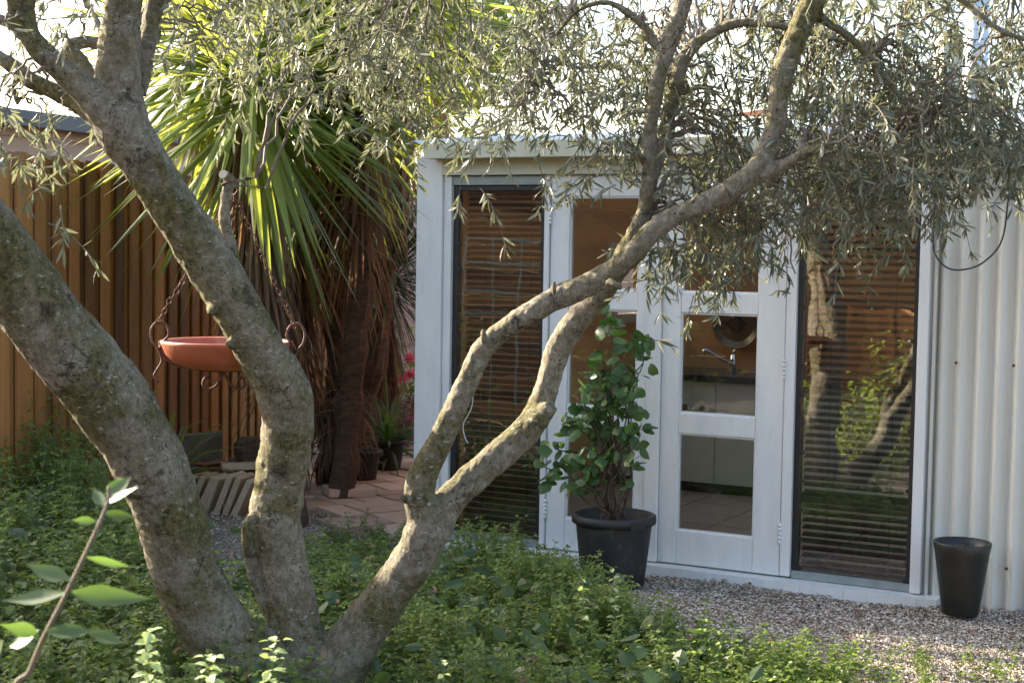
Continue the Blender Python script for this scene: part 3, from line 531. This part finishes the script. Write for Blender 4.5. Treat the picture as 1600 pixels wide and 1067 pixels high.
# canopy above the frame
for _ in range(7):
    c = P(rs.uniform(700, 1700), rs.uniform(-420, -90), rs.uniform(4.0, 5.8)); cluster(c, None, 5, .3, .8, 0)
cluster(P(1243, 428, 4.65), nearest(P(1243, 380, 4.65)), 1, .1, 1.3, 1); cluster(P(1092, 420, 4.7), None, 3, .14, 1.5, 1); cluster(P(1145, 405, 4.7), None, 3, .13, 1.5, 1)
TW.build('twigs', M['twig'], olive); CR.build('crown', M['olive'], olive)
# ------------------------------------------------------------------ sword leaved palms
def blades(mb, c, n, L0, L1, W, el0, el1, droop, K=8, fold=.35, az0=0, az1=6.283, rad=.04, stiff=1.):
    az = rs.uniform(az0, az1, n); el = rs.uniform(el0, el1, n); L = rs.uniform(L0, L1, n); d = np.stack([np.cos(az)*np.cos(el), np.sin(az)*np.cos(el), np.sin(el)], -1)
    p = c+d*rad+rs.randn(n, 3)*np.array([.015, .015, .05]); sd = nrm(np.stack([-np.sin(az), np.cos(az), .25*rs.randn(n)], -1)); sp = [p]; dd = d.copy(); dr = (droop*rs.uniform(.5, 1.5, n))[:, None]
    for i in range(K-1):
        dd = nrm(dd+np.array([0, 0, -1.])*dr*(.3+i/K)/K*2); sp.append(sp[-1]+dd*(L/(K-1))[:, None])
    sp = np.stack(sp, 1); t = np.linspace(0, 1, K); w = np.minimum(1, .45+t*2.2)*np.clip((1-t)*2.3, .02, 1)**.8; mb.ribbons(sp, sd, .5*W*rs.uniform(.7, 1.15, (n, 1))*w[None], fold=fold)
PG = 'sword leaved clump beside the fence'
def palm(px, py, d, bpx, label, ng=130, nd=90, L=.78, W=.045, r=.07, m='sword', deadL=.9, skirtlen=.4, droopn=60):
    h = P(px, py, d); g = P(bpx, 600, d); base = np.array([g[0], g[1]+.05, GZ-.05]); t = thing('cabbage_tree', base, label, 'palm-like tree', PG)
    m_ = MB(); pts = catmull([base, base*.6+h*.4+[.03, 0, 0], base*.3+h*.7+[-.02, .02, 0], h], 10); rr = r*(1+.1*rs.randn(len(pts)))*np.linspace(1.15, .85, len(pts)); m_.tube(pts, rr, 14, wob=.3); m_.build('trunk', M['ptrunk'], t)
    m_ = MB(); blades(m_, h, ng, L*.8, L*1.1, W, -.6, 1.45, .24); blades(m_, h-[0, 0, .08], droopn, L*.75, L*1.15, W, -1.25, -.3, .09); m_.build('crown', M[m], t)
    m_ = MB()
    for i in range(6):
        f = i/6; c = h-[0, 0, .12]-(h-base)*f*skirtlen; blades(m_, c, nd//3, deadL*.35, deadL*.85, W*.45, -1.52, -.9, .6, fold=.5, rad=r+.02)
    m_.build('dead_skirt', M['dead'], t); return t
palm(392, 120, 8.5, 455, 'cabbage tree with the leafiest drooping crown right behind the hanging bowl', 140, 260, 1.2, .048, droopn=95)
palm(345, 50, 9.4, 455, 'cabbage tree with sunlit yellow green blades nearest the paling fence', 150, 60, 1.15, .058, droopn=110)
palm(545, 150, 9.9, 512, 'cabbage tree with long brown dead leaf skirt left of the studio corner', 130, 170, .95, .05, skirtlen=.33, deadL=1.1)
palm(480, -50, 9.8, 540, 'tallest cabbage tree whose crown leaves the top of the photo', 150, 100, 1.05, .055)
palm(580, 20, 9.4, 532, 'cabbage tree with a dense upper crown in front of the tallest one', 170, 110, 1.05, .055)
palm(655, -10, 11.0, 560, 'cabbage tree arching towards the studio roof', 150, 90, .95)
palm(606, 430, 11.2, 602, 'short narrow leaved cabbage tree nearest the studio corner', 190, 110, .68, .022, .05, 'sword_dark', .7)
palm(592, 320, 11.4, 580, 'thin stemmed narrow leaved cabbage tree above the black pots', 130, 120, .7, .024, .05, 'sword_dark', .9)
palm(470, 330, 9.7, 440, 'stunted cabbage tree hidden behind the middle olive stem', 50, 200, .7, .035, .07, 'sword', 1.1, .6, droopn=20)
# curly dead strands at trunk feet
mb = MB()
for _ in range(22): c = P(rs.uniform(495, 550), rs.uniform(620, 690), 9.7); blades(mb, c, 8, .15, .42, .014, -1.2, .6, 2.2, fold=.6)
tag(mb.build('dead_strands', M['dead']), 'dry curling leaf strands hanging around the dark palm stems', 'dead leaves', kind='stuff')
# ------------------------------------------------------------------ hanging bowl
bc = P(353, 533, 5.08); R_ = .215
bowl = thing('terracotta_bowl', bc-[0, 0, .1], 'shallow terracotta bowl hanging on rusty chains behind the middle olive stem', 'hanging bowl')
mb = MB(); prof = [(.0, -.092), (.09, -.092), (.125, -.088), (.165, -.072), (.195, -.045), (.21, -.01), (.213, 0), (.208, .003), (.200, -.003), (.185, -.035), (.155, -.062), (.12, -.076), (.0, -.08)]; mb.lathe(bc, prof, 56); mb.build('bowl', M['terra'], bowl, True)
hang = thing('chain_hanger', P(357, 285, 4.9), 'rusty chain hanger with curled iron hooks cradling the terracotta bowl', 'chain hanger')
lw = Rv
mb = MB(); arc = [bc+lw*(.218*math.cos(a))+np.array([0, 0, -.002-.097*math.sin(a)**.6 if 0 < a < math.pi else 0]) for a in np.linspace(0, math.pi, 25)]; mb.tube(arc, .005, 8); mb.build('cradle', M['rust'], hang, True)
def hook(x0, mir, d):
    q = [(0, 0), (4, -10), (14, -22), (9, -38), (-4, -42), (-14, -30), (-12, -12), (-3, 0), (3, 18), (-4, 32), (-9, 42), (-2, 52)]
    pts = [P(x0[0]+mir*a, x0[1]+b, d) for a, b in q]; m_ = MB(); m_.tube(catmull(pts, 5), .0045, 8); m_.build('hook', M['rust'], hang, True)
hook((250, 545), 1, 5.06); hook((462, 548), -1, 5.06)
def chain(p0, p1, nl):
    m_ = MB(); ax = nrm(p1-p0); u = nrm(np.cross(ax, [0, 1., 0])); w = np.cross(ax, u); Ln = np.linalg.norm(p1-p0)/nl
    for i in range(nl):
        c = p0+(p1-p0)*(i+.5)/nl+rs.randn(3)*.0015; e = (u if i % 2 else w); a = np.linspace(0, 2*math.pi, 15); pts = [c+ax*math.cos(t)*Ln*.66+e*math.sin(t)*.0075 for t in a]; m_.tube(pts, .0019, 6, cap=False)
    m_.build('chain', M['rust'], hang, True)
top = P(366, 305, 4.92); chain(top, P(245, 505, 5.06), 26); chain(top, P(461, 512, 5.06), 24); chain(top, P(353, 520, 5.28), 24)
m_ = MB(); a = np.linspace(0, 2*math.pi, 20); rc = P(357, 286, 4.85); m_.tube([rc+Rv*math.cos(t)*.021+np.array([0, 1., 0])*math.sin(t)*.021+np.array([0, 0, .006*math.cos(t)]) for t in a], .0035, 6, cap=False); m_.tube(catmull([rc+[.02, 0, 0], rc+[.022, .04, -.02], top]), .003, 6); m_.build('loop', M['rust'], hang, True)
for s_ in (-1, 1):
    m_ = MB(); cc = P(352, 583, 5.08); q = [(0, 0), (3, 10), (12, 25), (24, 31), (33, 24), (30, 14), (22, 14)]; m_.tube(catmull([P(350+s_*a_, 577+b_, 5.08) for a_, b_ in q], 5), .0042, 7); m_.build('scroll', M['rust'], hang, True)
# ------------------------------------------------------------------ pots
def pot(c, r0, r1, h, m, label, name='plant_pot', rim=.014, group=None, lip=True, soil=True, tilt=0):
    t = thing(name, c, label, 'pot', group); mb = MB(); c = np.asarray(c, float)
    pr = [(0, 0), (r0-.004, 0), (r0, .005)]+[(r0+(r1-r0)*k, h*k) for k in (.3, .6, .84)]+([(r1-.003, h*.88), (r1+rim, h*.885), (r1+rim+.002, h*.93), (r1+rim, h-.004), (r1+rim-.005, h)] if lip else [(r1+.002, h-.004), (r1, h)])+[(r1-.005, h), (r1-.012, h*.8), (r0-.01, .02), (0, .02)]
    mb.lathe(c, pr, 48); o = mb.build('shell', m, t, True)
    if soil: m_ = MB(); a = np.linspace(0, 6.283, 32, endpoint=False); rr = r1-.016; V = np.concatenate([[c+[0, 0, h*.86]], c+np.stack([rr*np.cos(a), rr*np.sin(a), h*.83+.006*rs.rand(32)], -1)]); m_.add(V, [[0, i+1, (i+1) % 32+1] for i in range(32)]); m_.build('soil', M['soil'], t)
    return t
bp = P(958, 870, 7.27); BP = np.array([bp[0], bp[1], GZ]); big = pot(BP, .148, .185, .335, M['pot'], 'large black plastic pot on the gravel in front of the double doors')
for q in range(1):
    m_ = MB(); a = np.linspace(-1.25, -.85, 8); m_.add([BP+[math.cos(t)*rr, math.sin(t)*rr, z] for t in a for rr, z in ((.202, .29), (.206, .325))], [[2*i, 2*i+2, 2*i+3, 2*i+1] for i in range(7)]); m_.build('grip', M['pot'], big)
tp_ = P(1502, 900, 6.66); TPt = np.array([tp_[0], tp_[1], .078]); pot(TPt, .078, .122, .315, M['pot2'], 'tall tapered glossy black pot standing against the corrugated wall', lip=False)
m_ = MB(); flatleaves(m_, TPt+[0, 0, .275]+rs.randn(26, 3)*[.04, .04, .006], rs.uniform(.03, .06, 26), rs.uniform(.01, .02, 26)); tag(m_.build('dry_leaves', M['olive']), 'dry olive leaves lying in the tapered black pot', 'leaves', kind='stuff')
# potted shrub
vb = BP+[0, 0, .28]; vn = thing('contorted_shrub', vb, 'twisted stemmed shrub with round green leaves growing in the large black pot', 'shrub')
ST = MB(); LV = MB(); targets = [(958, 495), (915, 560), (1000, 535), (900, 610), (940, 640), (870, 690), (835, 715), (905, 720), (1000, 660), (985, 590), (935, 530), (1015, 530), (885, 745), (950, 505), (1005, 645), (915, 580), (955, 585), (890, 640), (975, 545)]
def roundleaves(mb, pos, L, W, ax=None):
    n = len(pos); th = rs.rand(n)*6.28; d = nrm(np.stack([np.cos(th), np.sin(th)*.8, rs.uniform(-1., .15, n)], -1)); up = nrm(np.array([-.1, -.55, .8])+.45*rs.randn(n, 3)); sd = nrm(np.cross(d, up)); nr = np.cross(sd, d)
    t = np.array([0, .12, .32, .55, .78, .93, 1.]); sp = pos[:, None]+d[:, None]*(L[:, None]*t)[..., None]-nr[:, None]*(.18*L[:, None]*t**2)[..., None]
    mb.ribbons(sp, sd, W[:, None]*.5*np.array([.25, .75, 1, .97, .68, .3, .03])[None]*(1+.08*rs.randn(n, 7)), fold=-.22)
for i, (x, y) in enumerate(targets):
    e = P(x, y, 7.27+rs.uniform(-.16, .1)); q = [vb+rs.randn(3)*[.03, .03, 0]]; m1 = vb*.5+e*.5+[0, 0, .06]; q += [vb*.75+m1*.25+rs.randn(3)*.02, vb*.4+m1*.6+rs.randn(3)*.025, m1+rs.randn(3)*.03, m1*.6+e*.4+rs.randn(3)*.03, m1*.25+e*.75+rs.randn(3)*.025, e]; c_ = catmull(q, 5); c_[2:] += .007*np.stack([np.sin(np.arange(len(c_)-2)*1.2), np.cos(np.arange(len(c_)-2)*1.4), 0*np.arange(len(c_)-2)], -1)
    ST.tube(c_, np.linspace(.0065, .002, len(c_)), 6)
    k = 18; idx = rs.randint(len(c_)*5//10, len(c_), k); roundleaves(LV, c_[idx]+rs.randn(k, 3)*.030, rs.uniform(.03, .078, k), rs.uniform(.03, .07, k))
ST.build('stems', M['ptrunk'], vn, True); LV.build('leaves', M['vine'], vn, True)
# pots by the path
def wp(x, y, d, z=GZ): p = P(x, y, d); return np.array([p[0], p[1], z])
pot(wp(568, 700, 10.2, GZ+.03), .085, .115, .20, M['pot'], 'black plastic pot at the foot of the palm stems, nearer the path')
pot(wp(607, 700, 10.7, GZ+.03), .085, .115, .21, M['pot'], 'black plastic pot holding a leafy plant, second from the palm stems')
pot(wp(345, 700, 9.3), .10, .14, .16, M['pot'], 'low black pot behind the stacked buff bricks')
pot(wp(318, 690, 9.9, .09), .10, .14, .15, M['terra'], 'terracotta rimmed pot in shadow against the fence', soil=True)
pp = thing('potted_plant', wp(607, 700, 10.7, .25), 'dark leafy plant growing in the black pot by the path', 'plant'); m_ = MB(); blades(m_, wp(607, 700, 10.7, .23), 60, .2, .5, .03, .0, 1.4, .9); m_.build('leaves', M['broad'], pp)
pp = thing('potted_plant', wp(568, 700, 10.2, .23), 'sparse brown and green grass tufts in the pot at the palm foot', 'plant'); m_ = MB(); blades(m_, wp(568, 700, 10.2, .22), 30, .06, .16, .012, .2, 1.4, .9); m_.build('leaves', M['dead'], pp)
# bricks
def brick(c, sx_, sy_, sz_, rx, rz, m, label, name='paver_brick', group=None):
    mb = MB(); Rm = np.array(Matrix.Rotation(rz, 3, 'Z') @ Matrix.Rotation(rx, 3, 'Y')); fn = lambda x, y, z: np.asarray(c)+Rm @ np.array([x, y, z])
    mb.box(-sx_/2, sx_/2, -sy_/2, sy_/2, 0, sz_, fn); bevel(tag(mb.build(name, m), label, 'brick', group), .006)
BL = ['rightmost leaning buff brick of the row behind the middle stem', 'buff brick leaning just left of the rightmost one', 'third leaning buff brick counted from the right end', 'dark edged buff brick in the middle of the leaning row', 'fifth leaning buff brick counted from the right end', 'sixth leaning buff brick near the left olive stem', 'leftmost leaning buff brick beside the left olive stem']
for i in range(7):
    brick(wp(376-i*13.5, 760, 8.95+i*.05+rs.uniform(-.03, .03), GZ+.005), .04, .20, rs.uniform(.20, .25), .42+rs.uniform(-.06, .06), -.35+rs.uniform(-.1, .1), M['buff'], BL[i], group='leaning buff bricks')
brick(wp(375, 730, 9.3, GZ+.22), .22, .11, .035, 0, .3, M['buff'], 'buff brick laid flat on top of the leaning row')
brick(wp(378, 790, 9.0, GZ), .22, .12, .07, 0, .2, M['redbrick'], 'dark red brick lying on the ground below the leaning row')
brick(wp(545, 775, 9.55, GZ+.035), .30, .22, .05, .03, .35, M['paver'], 'raised loose paver lying on the brick path'); 
# sleeper + stump
mb = MB(); c0 = wp(230, 700, 9.5, 0); c1 = wp(345, 700, 9.9, 0); mb.box(0, 1, 0, .08, .05, .42, lambda x, y, z: c0+(c1-c0)*x+np.array([0, y, z])); bevel(tag(mb.build('timber_sleeper', M['wood2']), 'weathered timber sleeper edging the bed below the hanging bowl', 'sleeper'), .008)
mb = MB(); c0 = wp(392, 700, 9.5, 0); mb.tube([c0, c0+[0, 0, .12], c0+[.01, 0, .25], c0+[.0, 0, .36], c0+[-.02, 0, .42], c0+[-.02, 0, .44]], [.15, .11, .10, .10, .08, .04], 22, wob=.35); tag(mb.build('tree_stump', M['ptrunk']), 'dark old tree stump behind the middle olive stem', 'stump')
# strap plant + small shrubs
sp_ = thing('strap_leaf_plant', wp(262, 690, 9.2), 'strap leaved green plant arching between the two left olive stems', 'plant'); m_ = MB(); blades(m_, wp(262, 690, 9.2, .15), 26, .4, .65, .028, .5, 1.45, 1.3); m_.build('leaves', M['sword'], sp_)
def flower_head(m_, p_, k):
    d = nrm(rs.randn(k, 3)); sp = p_+d[:, None]*(np.linspace(0, .05, 4))[None, :, None]; m_.ribbons(sp, nrm(rs.randn(k, 3)), np.full((k, 4), .012)*[.3, 1, 1, .2], fold=.2)
def bushy(name, label, c, rx, rz, n, lm, L=(.02, .04), cat='shrub', nst=10, group=None, flowers=None, W=.5):
    t = thing(name, [c[0], c[1], 0], label, cat, group); m_ = MB(); ends = []
    for _ in range(nst):
        e = c+rs.randn(3)*[rx*.5, rx*.5, rz*.5]; b = np.array([c[0]+rs.randn()*.04, c[1]+rs.randn()*.04, GZ]); q = catmull([b, b*.5+e*.5+rs.randn(3)*.04, e], 5); m_.tube(q, np.linspace(.012*rx+.003, .002, len(q)), 5); ends.append(q[3:])
    m_.build('stems', M['twig'], t); ends = np.concatenate(ends); pos = ends[rs.randint(len(ends), size=n)]+nrm(rs.randn(n, 3))*rs.rand(n, 1)**.5*[rx*.45, rx*.45, rz*.4]; m_ = MB(); l = rs.uniform(L[0], L[1], n); flatleaves(m_, pos, l, l*W, 1.6); m_.build('leaves', M[lm], t)
    if flowers:
        fp, k = flowers
        for p_ in fp: m_ = MB(); flower_head(m_, p_, k); m_.build('flower', M['flower'], t)
bushy('low_shrub', 'small dull yellow green shrub in the shade at the fence foot', P(85, 640, 8.3), .28, .18, 420, 'bush', (.03, .055))
bushy('flowering_shrub', 'leafy shrub with bright pink blooms beside the studio corner', P(625, 560, 12.5), .5, .55, 1500, 'bush', (.04, .08), flowers=(np.array([P(640, 560, 12.0), P(643, 585, 12.0), P(628, 592, 12.0)]), 40))
bushy('burgundy_shrub', 'burgundy leaved shrub low beside the studio corner', P(628, 660, 11.8), .3, .22, 700, 'redleaf', (.03, .06))
bushy('low_shrub', 'broad leaved green shrub at the far end of the path', P(630, 705, 12.5), .35, .2, 300, 'broad', (.08, .16))
bushy('leafy_bush', 'sunlit green bush mirrored in the right window glass', np.array([-4.2, .9, .8]), .9, .7, 2600, 'bush', (.04, .08))
bushy('shade_shrub', 'dense unseen shrub added at the near end of the paling fence for shade', np.array([-3.35, 6.5, .8]), .8, .75, 2600, 'bush', (.04, .08))  # out-of-view shrub added to keep low sun off the mint
bushy('shade_shrub', 'rounded unseen shrub added left of the mint bed to shade it', np.array([-2.75, 4.9, .62]), .75, .62, 3000, 'bush', (.04, .08))  # second out-of-view shrub added, low enough to shade only the mint
# unseen hedge added off to the left, top shaped to shade the mint bed
th_ = thing('shade_hedge', (-7, 8, 0), 'tall unseen hedge added left of the yard to shade the mint bed', 'hedge'); m_ = MB(); n = 15000
hy = rs.uniform(6.1, 10.1, n); hx = rs.uniform(-7.5, -6.6, n); top = np.interp(hy, [6, 8.6, 9.0, 9.5, 9.8, 10.1], [3.65, 3.7, 4.15, 4.15, 3.85, 3.8]); hz = top*(.35+.65*rs.rand(n)**.8); l = rs.uniform(.10, .2, n); flatleaves(m_, np.stack([hx, hy, hz-.1], -1), l, l*.5, 1.6); m_.build('leaves', M['bush'], th_)
m_ = MB()
for y in np.arange(6.4, 10, .5): m_.tube(catmull([[-7, y, 0], [-7.05, y+.05, 1.2], [-7, y, 2.8]]), .035, 8)
m_.build('stems', M['twig'], th_)
tl_ = thing('garden_trellis', (-2.95, 6.25, GZ), 'cream wooden trellis mirrored in the left window glass', 'trellis'); u_ = nrm(np.array([-.548, .837, 0])); b_ = np.array([-2.85, 6.15, 0])
def tb(a0, a1, z0, z1, nm='slat'):
    m_ = MB(); m_.box(a0, a1, -.008, .008, z0, z1, lambda a, n, z: b_+u_*a+np.array([u_[1], -u_[0], 0])*n+[0, 0, z]); m_.build(nm, M['cream'], tl_)
for a in (-.32, -.1, .08, .3): tb(a, a+.014, GZ, 1.93)
for z, a0, a1 in ((1.35, -.32, .3), (1.52, -.1, .3), (1.72, -.32, .3), (1.9, -.32, .3)): tb(a0, a1, z, z+.016, 'rail')
# background trees
def bgtree(c, r, rz, n, label, lm='bush', L=(.10, .2), nb=16):
    t = thing('garden_tree', [c[0], c[1], 0], label, 'tree'); m_ = MB(); c = np.asarray(c, float); m_.tube(catmull([[c[0], c[1], 0], [c[0]+.1, c[1], c[2]*.5], c]), np.linspace(r*.09, r*.05, 13), 10); cen = []
    for _ in range(nb):
        e = c+nrm(rs.randn(3))*[r*.75, r*.75, rz*.75]*rs.uniform(.5, 1); q = catmull([c-[0, 0, rz*.5], (c+e)/2, e], 4); m_.tube(q, np.linspace(r*.03, .01, len(q)), 6); cen.append(e)
    m_.build('trunk', M['twig'], t); cen = np.array(cen); pos = cen[rs.randint(nb, size=n)]+rs.randn(n, 3)*[r*.24, r*.24, rz*.22]; m_ = MB(); l = rs.uniform(L[0], L[1], n); flatleaves(m_, pos, l, l*.45, 1.6); m_.build('crown', M[lm], t)
bgtree(P(680, 40, 17), 1.6, 1.1, 5000, 'leafy tree beyond the garden wall above the studio roof corner')
bgtree((-9.2, 14.2, 4.0), 2.8, 2.2, 12000, 'broad unseen tree added left of the neighbour house to shade the yard', L=(.15, .3), nb=24)  # out-of-view tree added to throw shade over the gravel
bgtree((-7.6, 10.6, 3.3), 1.5, 1.2, 5000, 'smaller unseen tree added left of the fence for shade', L=(.12, .22), nb=18)  # another out-of-view tree added as a shade caster
# ------------------------------------------------------------------ mint ground cover
def mint(mb, sm_, X, Y, H, zb, leafL=(.018, .034), K=8, lush=4):
    kp = rs.rand(len(X)) < (.72 if len(X) > 5 else 1); X, Y, H, zb = X[kp], Y[kp], H[kp], zb[kp]; leafL = (leafL[0]*1.35, leafL[1]*1.35) if len(X) > 5 else leafL
    n = len(X); lean = rs.randn(n, 2)*(.22 if n > 5 else .03); t = np.linspace(0, 1, K); base = np.stack([X, Y, zb], -1)
    sp = base[:, None]+np.stack([lean[:, :1]*H[:, None]*t**1.5, lean[:, 1:]*H[:, None]*t**1.5, H[:, None]*t[None]], -1)
    w = .0011*np.ones((n, K)); sd = nrm(np.stack([np.ones(n), rs.randn(n)*.5, np.zeros(n)], -1)); sm_.ribbons(sp, sd, w)
    tt = np.linspace(.22, 1, K)
    for j, tj in enumerate(tt):
        p = base+np.stack([lean[:, 0]*H*tj**1.5, lean[:, 1]*H*tj**1.5, H*tj], -1); az = rs.rand(n)*.6+j*1.57
        for q in range(lush):
            a = az+q*2*math.pi/2+(rs.rand(n)-.5)*.9+(q//2)*1.3; el = rs.uniform(-.35, .55, n); d = np.stack([np.cos(a)*np.cos(el), np.sin(a)*np.cos(el), np.sin(el)], -1)
            l = rs.uniform(leafL[0], leafL[1], n)*(1.15-.55*tj)*(1 if q < 2 else .8); s2 = nrm(np.cross(d, nrm(np.array([0, 0, 1.])+.3*rs.randn(n, 3)))); u = np.array([0, .3, .65, 1.]); nr = np.cross(s2, d)
            off = (.004 if q < 2 else .018)*rs.rand(n)[:, None]; s_p = (p+d*off)[:, None]+d[:, None]*(l[:, None]*u)[..., None]-np.array([0, 0, 1.])*(.25*l[:, None]*u**2)[..., None]
            mb.ribbons(s_p, s2, l[:, None]*.36*np.array([.2, 1, .85, .04])[None], fold=.25)
def region(poly, n):
    poly = np.array(poly); x0, y0 = poly.min(0); x1, y1 = poly.max(0); X = rs.uniform(x0, x1, n*4); Y = rs.uniform(y0, y1, n*4); ins = np.zeros(len(X), bool); j = len(poly)-1
    for i in range(len(poly)):
        a, b = poly[i], poly[j]; c = ((a[1] > Y) != (b[1] > Y)) & (X < (b[0]-a[0])*(Y-a[1])/(b[1]-a[1]+1e-9)+a[0]); ins ^= c; j = i
    return X[ins][:n], Y[ins][:n]
ML = MB(); MS = MB()
def clump(X, Y): return .5+.25*np.sin(X*7.3+Y*3.1)+.25*np.sin(Y*8.1-X*4.7+1)
X, Y = region([(-2.75, 7.6), (-2.6, 5.6), (-1.2, 4.0), (-.55, 4.6), (-1.05, 6.0), (-1.55, 6.9), (-1.95, 8.0), (-2.45, 8.6)], 1500); H = .26+.14*clump(X, Y)+rs.uniform(-.04, .03, len(X))+np.clip((-X-1.5)*.22, 0, .28); mint(ML, MS, X, Y, H, np.full(len(X), GZ), (.02, .04))
X, Y = region([(-1.1, 6.7), (-.9, 5.2), (-.5, 4.6), (.1, 4.7), (.35, 5.3), (.5, 6.3), (.3, 6.95), (-.1, 7.35), (-.35, 6.9), (-.95, 6.7)], 1500); H = .17+.15*clump(X, Y)+rs.uniform(-.04, .03, len(X)); mint(ML, MS, X, Y, H, np.full(len(X), GZ), (.018, .034))
X, Y = region([(-1.05, 6.6), (-.35, 6.8), (-.5, 8.0), (-.8, 8.3), (-1.2, 7.6)], 240); H = .07+.10*clump(X, Y); mint(ML, MS, X, Y, H, np.full(len(X), GZ), (.018, .03), 6)
X, Y = region([(.1, 4.6), (1.15, 4.6), (1.2, 5.5), (.75, 5.95), (.35, 6.1)], 620); H = .12+.15*clump(X, Y)+rs.uniform(-.04, .04, len(X)); mint(ML, MS, X, Y, H, np.full(len(X), GZ), (.018, .032))
X, Y = region([(1.0, 4.8), (2.1, 5.2), (2.2, 5.7), (1.2, 6.0)], 150); H = rs.uniform(.04, .12, len(X)); mint(ML, MS, X, Y, H, np.full(len(X), GZ), (.014, .024), 4)
tag(ML.build('mint_ground_cover', M['mint']), 'thick mint and lemon balm covering the bed under the olive tree', 'mint', kind='stuff')
X, Y = region([(-2.3, 7.2), (-2.2, 5.6), (-1.2, 4.4), (1.1, 4.7), (.5, 6.4), (-.6, 6.8)], 230); dl = MB(); flatleaves(dl, np.stack([X, Y, rs.uniform(.2, .36, len(X))], -1), rs.uniform(.02, .05, len(X)), rs.uniform(.008, .02, len(X)), 1.2); tag(dl.build('fallen_leaves', M['litter']), 'fallen brown leaves caught on top of the mint bed', 'fallen leaves', kind='stuff')
tag(MS.build('mint_stems', M['mintstem']), 'thin upright stalks among the mint leaves', 'mint stems', kind='stuff')
mb = MB(); X, Y = region([(-2.4, 7.4), (-2.3, 5.6), (-1.4, 4.4), (.9, 4.7), (.5, 6.2), (-.6, 6.8)], 900); n = len(X); pos = np.stack([X, Y, rs.uniform(.12, .34, n)+np.clip((-X-1.4)*.2, 0, .2)], -1)
roundleaves(mb, pos, rs.uniform(.05, .085, n), rs.uniform(.035, .055, n)); tag(mb.build('broad_leaf_ground_cover', M['broad']), 'larger veined leaves scattered through the mint bed', 'ground cover', kind='stuff')
SL = ['tall bright mint sprig in front of the leftmost olive stem', 'short bright mint sprig between the left and middle stems, lower edge', 'bright mint sprig in front of the trunk fork', 'small green mint sprig right of the trunk base', 'thin mint stalk standing up in front of the large black pot', 'mint stalk coloured sun-pale just left of the one before the large pot']
for i, (x, y, d, h_) in enumerate(((228, 982, 3.1, .62), (318, 1018, 3.1, .56), (402, 1006, 3.2, .58), (690, 1035, 4.4, .40), (967, 890, 5.6, .44), (912, 905, 5.5, .41))):
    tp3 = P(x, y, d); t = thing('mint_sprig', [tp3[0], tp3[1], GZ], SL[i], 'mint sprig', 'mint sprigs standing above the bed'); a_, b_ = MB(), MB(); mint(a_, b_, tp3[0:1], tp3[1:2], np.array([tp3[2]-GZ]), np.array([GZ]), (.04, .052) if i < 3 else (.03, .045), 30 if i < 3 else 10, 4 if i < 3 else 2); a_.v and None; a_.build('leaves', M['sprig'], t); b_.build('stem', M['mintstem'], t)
# foreground sapling
b = P(20, 1150, 2.1); sg = thing('foreground_sapling', [b[0], b[1], 0], 'slender out of focus sapling with large pointed leaves in the bottom left corner', 'sapling')
m_ = MB(); q = catmull([np.array([b[0]-.02, b[1], 0]), P(10, 1200, 2.1), P(50, 1040, 2.1), P(110, 915, 2.08), P(165, 795, 2.06), P(170, 760, 2.06)], 8); m_.tube(q, np.linspace(.0045, .0022, len(q)), 8); m_.build('stem', M['twig'], sg, True)
m_ = MB()
LS = [((165, 775), (205, 745), 40, .45), ((165, 785), (215, 760), 20, .5), ((162, 790), (145, 762), 22, .5), ((150, 815), (112, 812), 22, .5), ((160, 800), (215, 808), 26, .4), ((105, 925), (2, 938), 40, .4), ((105, 925), (240, 935), 62, .36), ((62, 990), (0, 975), 34, .5), ((60, 985), (15, 1010), 40, .5), ((70, 985), (150, 985), 40, .4), ((135, 870), (205, 885), 30, .35), ((110, 905), (40, 880), 34, .5), ((140, 985), (195, 1005), 34, .4), ((5, 1000), (-20, 1050), 50, .6)]
for (x0, y0), (x1, y1), w, tw in LS:
    a_ = P(x0, y0, 2.08); e = P(x1, y1, 2.08+rs.uniform(-.05, .05)); d = e-a_; L = np.linalg.norm(d); t = np.linspace(0, 1, 9); up = nrm(np.array([rs.randn()*.3, -.8, .9])); s2 = nrm(np.cross(d, up)); sp = (a_+d*t[:, None]-np.array([0, 0, 1.])*(.12*L*(t**2-t))[:, None]*-1)[None]; m_.ribbons(sp, s2[None], (w*tw*.85*2.08/FPX*np.array([.06, .45, .85, 1, .96, .8, .5, .22, .02]*(1+.06*rs.randn(9))))[None], fold=.25)
m_.build('leaves', M['sap'], sg, True)
